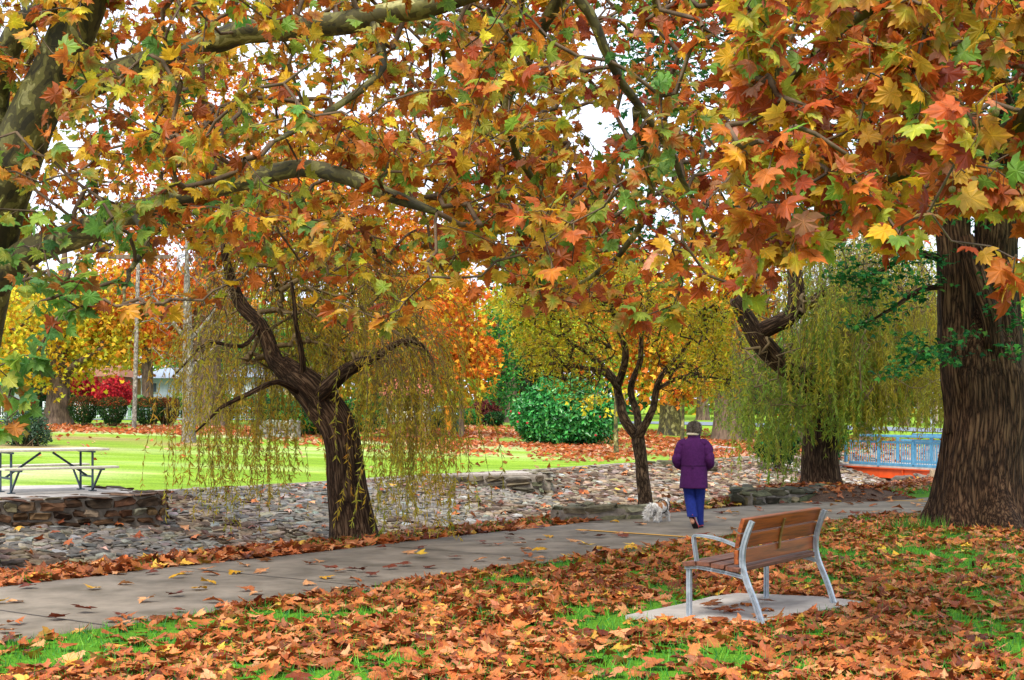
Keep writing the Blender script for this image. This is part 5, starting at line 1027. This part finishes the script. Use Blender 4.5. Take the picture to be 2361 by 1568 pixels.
SK = lin('#b98468'); mbp, Vp = skin_body('body', V, E, R, 'skin', pr, pxf, 2, lambda v: np.broadcast_to(SK, (len(v), 3))); mbp.build('body', M['skin'], pr)
for s in (-1, 1): MB().add(pxf(ICO*.011+[s*.032, .128, 1.452]), ICOF, 0, (.7, .68, .64)).build('eye', M['skin'], pr)
MB().add(pxf(ICO*[.024, .008, .006]+[0, .135, 1.385]), ICOF, 0, lin('#9a5a4c')).build('mouth', M['skin'], pr)
# hair: short strands combed down from the crown
q = np.random.default_rng(5); n = 5200; v = rdir(n, .15, q); ok = (v[:, 2] > -.75) & ((v[:, 1] < .35) | (v[:, 2] > .45)); v = v[ok]; n = len(v); p = np.array([0, .045, 1.447])+v*[.093, .10, .096]; p[:, 2] = np.where(v[:, 2] < -.3, p[:, 2]-.012, p[:, 2])
yv = nz(v*.55+[0, -.12, -.75]+q.normal(size=(n, 3))*.25); m = MB(); m.add(pxf(ICO*[.091, .098, .092]*np.where(ICO[:, 2:] < -.35, .86, 1)*np.where((ICO[:, 1:2] > .3) & (ICO[:, 2:] < .4), .85, 1)+[0, .042, 1.447]), ICOF, 0, lin('#6a5e54'))
hv = lambda a: np.stack([cs_*a[:, 0]-sn*a[:, 1], sn*a[:, 0]+cs_*a[:, 1], a[:, 2]], -1)
scatter(m, LANCE, pxf(p), hv(yv), hv(v), q.uniform(.03, .05, n), pick([('#7a6c60', 3), ('#94897e', 2), ('#5e5248', 2), ('#aaa298', 1)], n, .15, q), None, 0, .6, 0); m.build('hair', M['hair'], pr)
# trousers
NV = lin('#1c2b74'); m = MB(); loft(m, [(0, 0, .92, .150, .12), (0, 0, .80, .165, .135), (0, 0, .70, .17, .13)], 32, pxf, 0, NV)
loft(m, [(.078, 0, .80, .098, .115), (.08, .01, .66, .10, .11), (.076, .035, .43, .082, .085), (.068, .03, .24, .073, .078), (.066, .03, .10, .074, .082), (.066, .03, .045, .076, .086)], 24, pxf, 0, NV*.9, .022)
loft(m, [(-.078, 0, .80, .098, .115), (-.072, .01, .66, .10, .11), (-.054, .015, .45, .085, .09), (-.028, -.07, .32, .078, .085), (-.006, -.15, .215, .075, .088), (.002, -.178, .175, .076, .09)], 24, pxf, 0, NV*1.05, .022); m.build('trousers', M['cloth'], pr)
# coat
PU = lin('#4a1c54'); m = MB(); loft(m, [(0, 0, .575, .205, .165), (0, 0, .66, .202, .16), (0, 0, .80, .194, .15), (0, 0, .905, .190, .14), (0, .0, 1.0, .195, .14), (0, .005, 1.12, .203, .138), (0, .01, 1.20, .200, .128), (0, .015, 1.255, .155, .105), (0, .02, 1.295, .10, .085), (0, .025, 1.335, .083, .08)], 40, pxf, 0, PU, .016)
for s in (1, -1):
    a, w = smooth_path([(s*.10, .01, 1.22), (s*.175, .005, 1.19), (s*.218, -.02, 1.08), (s*.243, -.03, .96), (s*.205, .09, .895), (s*.155, .185, .885)], [.082, .082, .070, .066, .06, .05], .015); a = a+np.stack([.004*np.sin(np.arange(len(a))*.9), .003*np.cos(np.arange(len(a))*1.3), 0*a[:, 0]], -1)
    tube(m, pxf(a), w*(1+.05*np.sin(np.arange(len(a))*.8)), 20, 0, PU, lambda th, L: 1+.03*np.sin(3*th+L*20))
m.build('coat', M['cloth'], pr)
m = MB(); loft(m, [(0, 0, .898, .1945, .1445), (0, 0, .905, .197, .147), (0, 0, .912, .1945, .1445)], 40, pxf, 0, PU*.6, .013, False); m.box(pxf(np.array([0, -.152, .89])), (.035, .012, .05), 0, PU*.8, bev=.004); m.build('waist_seam', M['cloth'], pr)
m = MB(); loft(m, [(0, .025, 1.305, .094, .086), (0, .03, 1.345, .09, .085), (0, .03, 1.365, .083, .078)], 28, pxf, 0, PU*.8, .01); m.build('collar', M['cloth'], pr)
m = MB(); loft(m, [(-.01, .02, 1.345, .092, .088), (-.012, .018, 1.365, .094, .09), (-.01, .025, 1.385, .08, .078)], 28, pxf, 0, lin('#cfc4a8'), .02); m.build('scarf', M['cloth'], pr)
# trainers: the standing one flat, the trailing one up on its toe with the sole showing
def shoe(org, pitch, yw):
    R = np.array([[math.cos(yw), -math.sin(yw), 0], [math.sin(yw), math.cos(yw), 0], [0, 0, 1]])@np.array([[1, 0, 0], [0, math.cos(pitch), -math.sin(pitch)], [0, math.sin(pitch), math.cos(pitch)]])
    f = lambda v: pxf(np.asarray(v)@R.T+org); y = np.linspace(-.12, .125, 12); hw = np.interp(y, [-.12, -.1, -.05, .0, .06, .1, .125], [.021, .037, .039, .037, .046, .04, .015]); hz = np.interp(y, [-.12, -.08, -.03, .03, .08, .125], [.075, .095, .09, .06, .045, .028]); cx = .004*np.sin(y*20)
    sh = []
    for nm, z0, z1, col, k in (('sole', 0, .022, '#2a2426', 1.08), ('midsole', .018, .034, '#d84a58', 1.09), ('upper', .03, None, '#8d98a6', 1.)):
        th = np.linspace(0, 2*PI, 16, endpoint=False); mm = MB(); W_ = []
        for yy, w_, h_, c_ in zip(y, hw, hz, cx):
            t1 = h_ if z1 is None else z1; zc, zr = (z0+t1)/2, (t1-z0)/2; W_.append(np.stack([c_+w_*k*np.sign(np.cos(th))*np.abs(np.cos(th))**.6, np.full(16, yy*k), zc+zr*np.sign(np.sin(th))*np.abs(np.sin(th))**.6], -1))
        W_ = np.array(W_); i = np.arange(11)[:, None]*16; j = np.arange(16)[None]; mm.add(f(W_.reshape(-1, 3)), np.stack([i+j, i+(j+1) % 16, i+16+(j+1) % 16, i+16+j], -1).reshape(-1, 4), 0, lin(col))
        mm.f.append((np.array([list(range(16))[::-1], [176+q for q in range(16)]]), 0, True)); sh.append(mm)
    u = sh[2].build('shoe', M['cloth'], pr); sh[0].build('sole', M['cloth'], u); sh[1].build('midsole', M['paint'], u)
shoe(np.array([.066, .075, 0.0]), 0, -.1); shoe(np.array([.016, -.185, .087]), -.95, -.35)
# ---------- small white dog
od = G(1524, 1204, z0=.015); yd = math.radians(-36); cd, sd = math.cos(yd), math.sin(yd); DS = np.array([1.12, .92, 1.16])
def dxf(V): V = np.asarray(V, float)*DS; return np.stack([od[0]+cd*V[..., 0]-sd*V[..., 1], od[1]+.05+sd*V[..., 0]+cd*V[..., 1], .017+V[..., 2]], -1)
dg_ = thing('dog', 'small fluffy white dog with tan patches and a dark harness trotting on the path', 'dog', (od[0], od[1]+.05, .017))
V = [(0, -.13, .195), (0, -.05, .20), (0, .05, .195), (0, .12, .205), (0, .17, .25), (0, .205, .285), (0, .255, .275), (0, .28, .268)]; R = [(.062, .068), (.062, .065), (.066, .075), (.058, .066), .045, .05, .024, .017]; E = [(i, i+1) for i in range(7)]
for s in (1, -1):
    k = .03*s; chain(3, [(s*.04, .125, .15), (s*.045, .12+k, .085), (s*.045, .135+k*1.4, .018), (s*.045, .155+k*1.4, .01)], [.033, .02, .015, .015])
    chain(0, [(s*.045, -.13, .15), (s*.048, -.10-k, .11), (s*.048, -.15-k*1.4, .065), (s*.048, -.135-k*1.4, .015), (s*.048, -.115-k*1.4, .01)], [.045, .03, .017, .015, .015])
    chain(5, [(s*.035, .20, .325), (s*.045, .195, .352)], [.018, .007])
chain(0, [(-.01, -.185, .235), (-.03, -.235, .215), (-.05, -.28, .15), (-.06, -.31, .09)], [.026, .026, .024, .012])
def dcol(v):
    c = np.tile(lin('#f6f3ee'), (len(v), 1)); tan = (((v[:, 1]+.09)**2/.005+(v[:, 2]-.25)**2/.0035) < 1) | (((v[:, 1]-.06)**2/.0035+(v[:, 2]-.26)**2/.003) < 1) | (v[:, 2] > .318)
    c[tan] = lin('#c08a5c'); c[(v[:, 1] > .278)] = (.02, .02, .02); return c
mbd, Vd = skin_body('body', V, E, R, 'fur', dg_, dxf, 2, dcol); mbd.build('body', M['fur'], dg_)
ctr = np.array([[0, y, .19] for y in np.linspace(-.15, .15, 7)]+[(0, .2, .28), (-.03, -.235, .215), (-.055, -.29, .12)]+[(sx*.046, yy, .06) for sx in (-1, 1) for yy in (.13, -.14)]); q = np.random.default_rng(9); n = 7000; i = q.integers(0, len(Vd), n); p = Vd[i]
dd = ((p[:, None]-ctr[None])**2).sum(-1).argmin(1); out = nz(p-ctr[dd]); fl = nz(out*.55+[0, -.75, -.45]+q.normal(size=(n, 3))*.25); tail = p[:, 1] < -.19; ln = np.where(tail, q.uniform(.05, .09, n), q.uniform(.022, .042, n)); ln = np.where((p[:, 2] < .07) | (p[:, 1] > .24), ln*.45, ln); fl[tail] = nz(out[tail]*.5+[-.1, -.5, -.7]+q.normal(size=(tail.sum(), 3))*.3)
hd = lambda a: np.stack([cd*a[:, 0]-sd*a[:, 1], sd*a[:, 0]+cd*a[:, 1], a[:, 2]], -1)
m = MB(); ok = p[:, 1] < .275; scatter(m, LANCE, dxf(p[ok]), hd(fl[ok]), hd(out[ok]), ln[ok]*1.1, dcol(p[ok])*q.uniform(.85, 1.1, (ok.sum(), 1)), None, 0, .5, 0); m.build('fur', M['fur'], dg_)
for y, tl in ((.055, 0.), (.135, .5)):
    m = MB(); th = np.linspace(0, 2*PI, 25); tube(m, dxf(np.stack([.083*np.cos(th), y+tl*.05*np.sin(th), .20+.088*np.sin(th)], -1)), np.full(25, .008), 6, 0, (.02, .02, .025), cap=False); m.build('harness_strap', M['cloth'], dg_)
for s in (-1, 1): MB().add(dxf(ICO*.007+[s*.026, .243, .3]), ICOF, 0, (.01, .01, .01)).build('eye', M['skin'], dg_)
# ---------- magpie on the verge by the road
b_ = G(1664, 971); V = [(0, 0, .16), (0, .06, .18), (0, .10, .24), (0, .13, .28), (0, .16, .285), (0, .21, .275)]; R = [.055, .06, .042, .036, .022, .006]; E = [(i, i+1) for i in range(5)]
chain(0, [(0, -.08, .13), (0, -.20, .09)], [.03, .015]); chain(0, [(.03, .01, .09), (.03, .01, .01), (.03, .04, .005)], [.016, .008, .006]); chain(0, [(-.03, .01, .09), (-.03, .01, .01), (-.03, .04, .005)], [.016, .008, .006])
bx = lambda v: np.stack([b_[0]+v[..., 1], b_[1]-v[..., 0], b_[2]+v[..., 2]], -1)*1.
mbb, _ = skin_body('bird', V, E, R, 'skin', None, bx, 1, lambda v: np.where(((v[:, 1] < .06) & (v[:, 1] > -.06) & (v[:, 2] > .17))[:, None], (.6, .6, .6), (.015, .015, .02)))
tag(mbb.build('bird', M['paint'], origin=b_), 'black and white magpie standing on the verge by the road', 'bird')
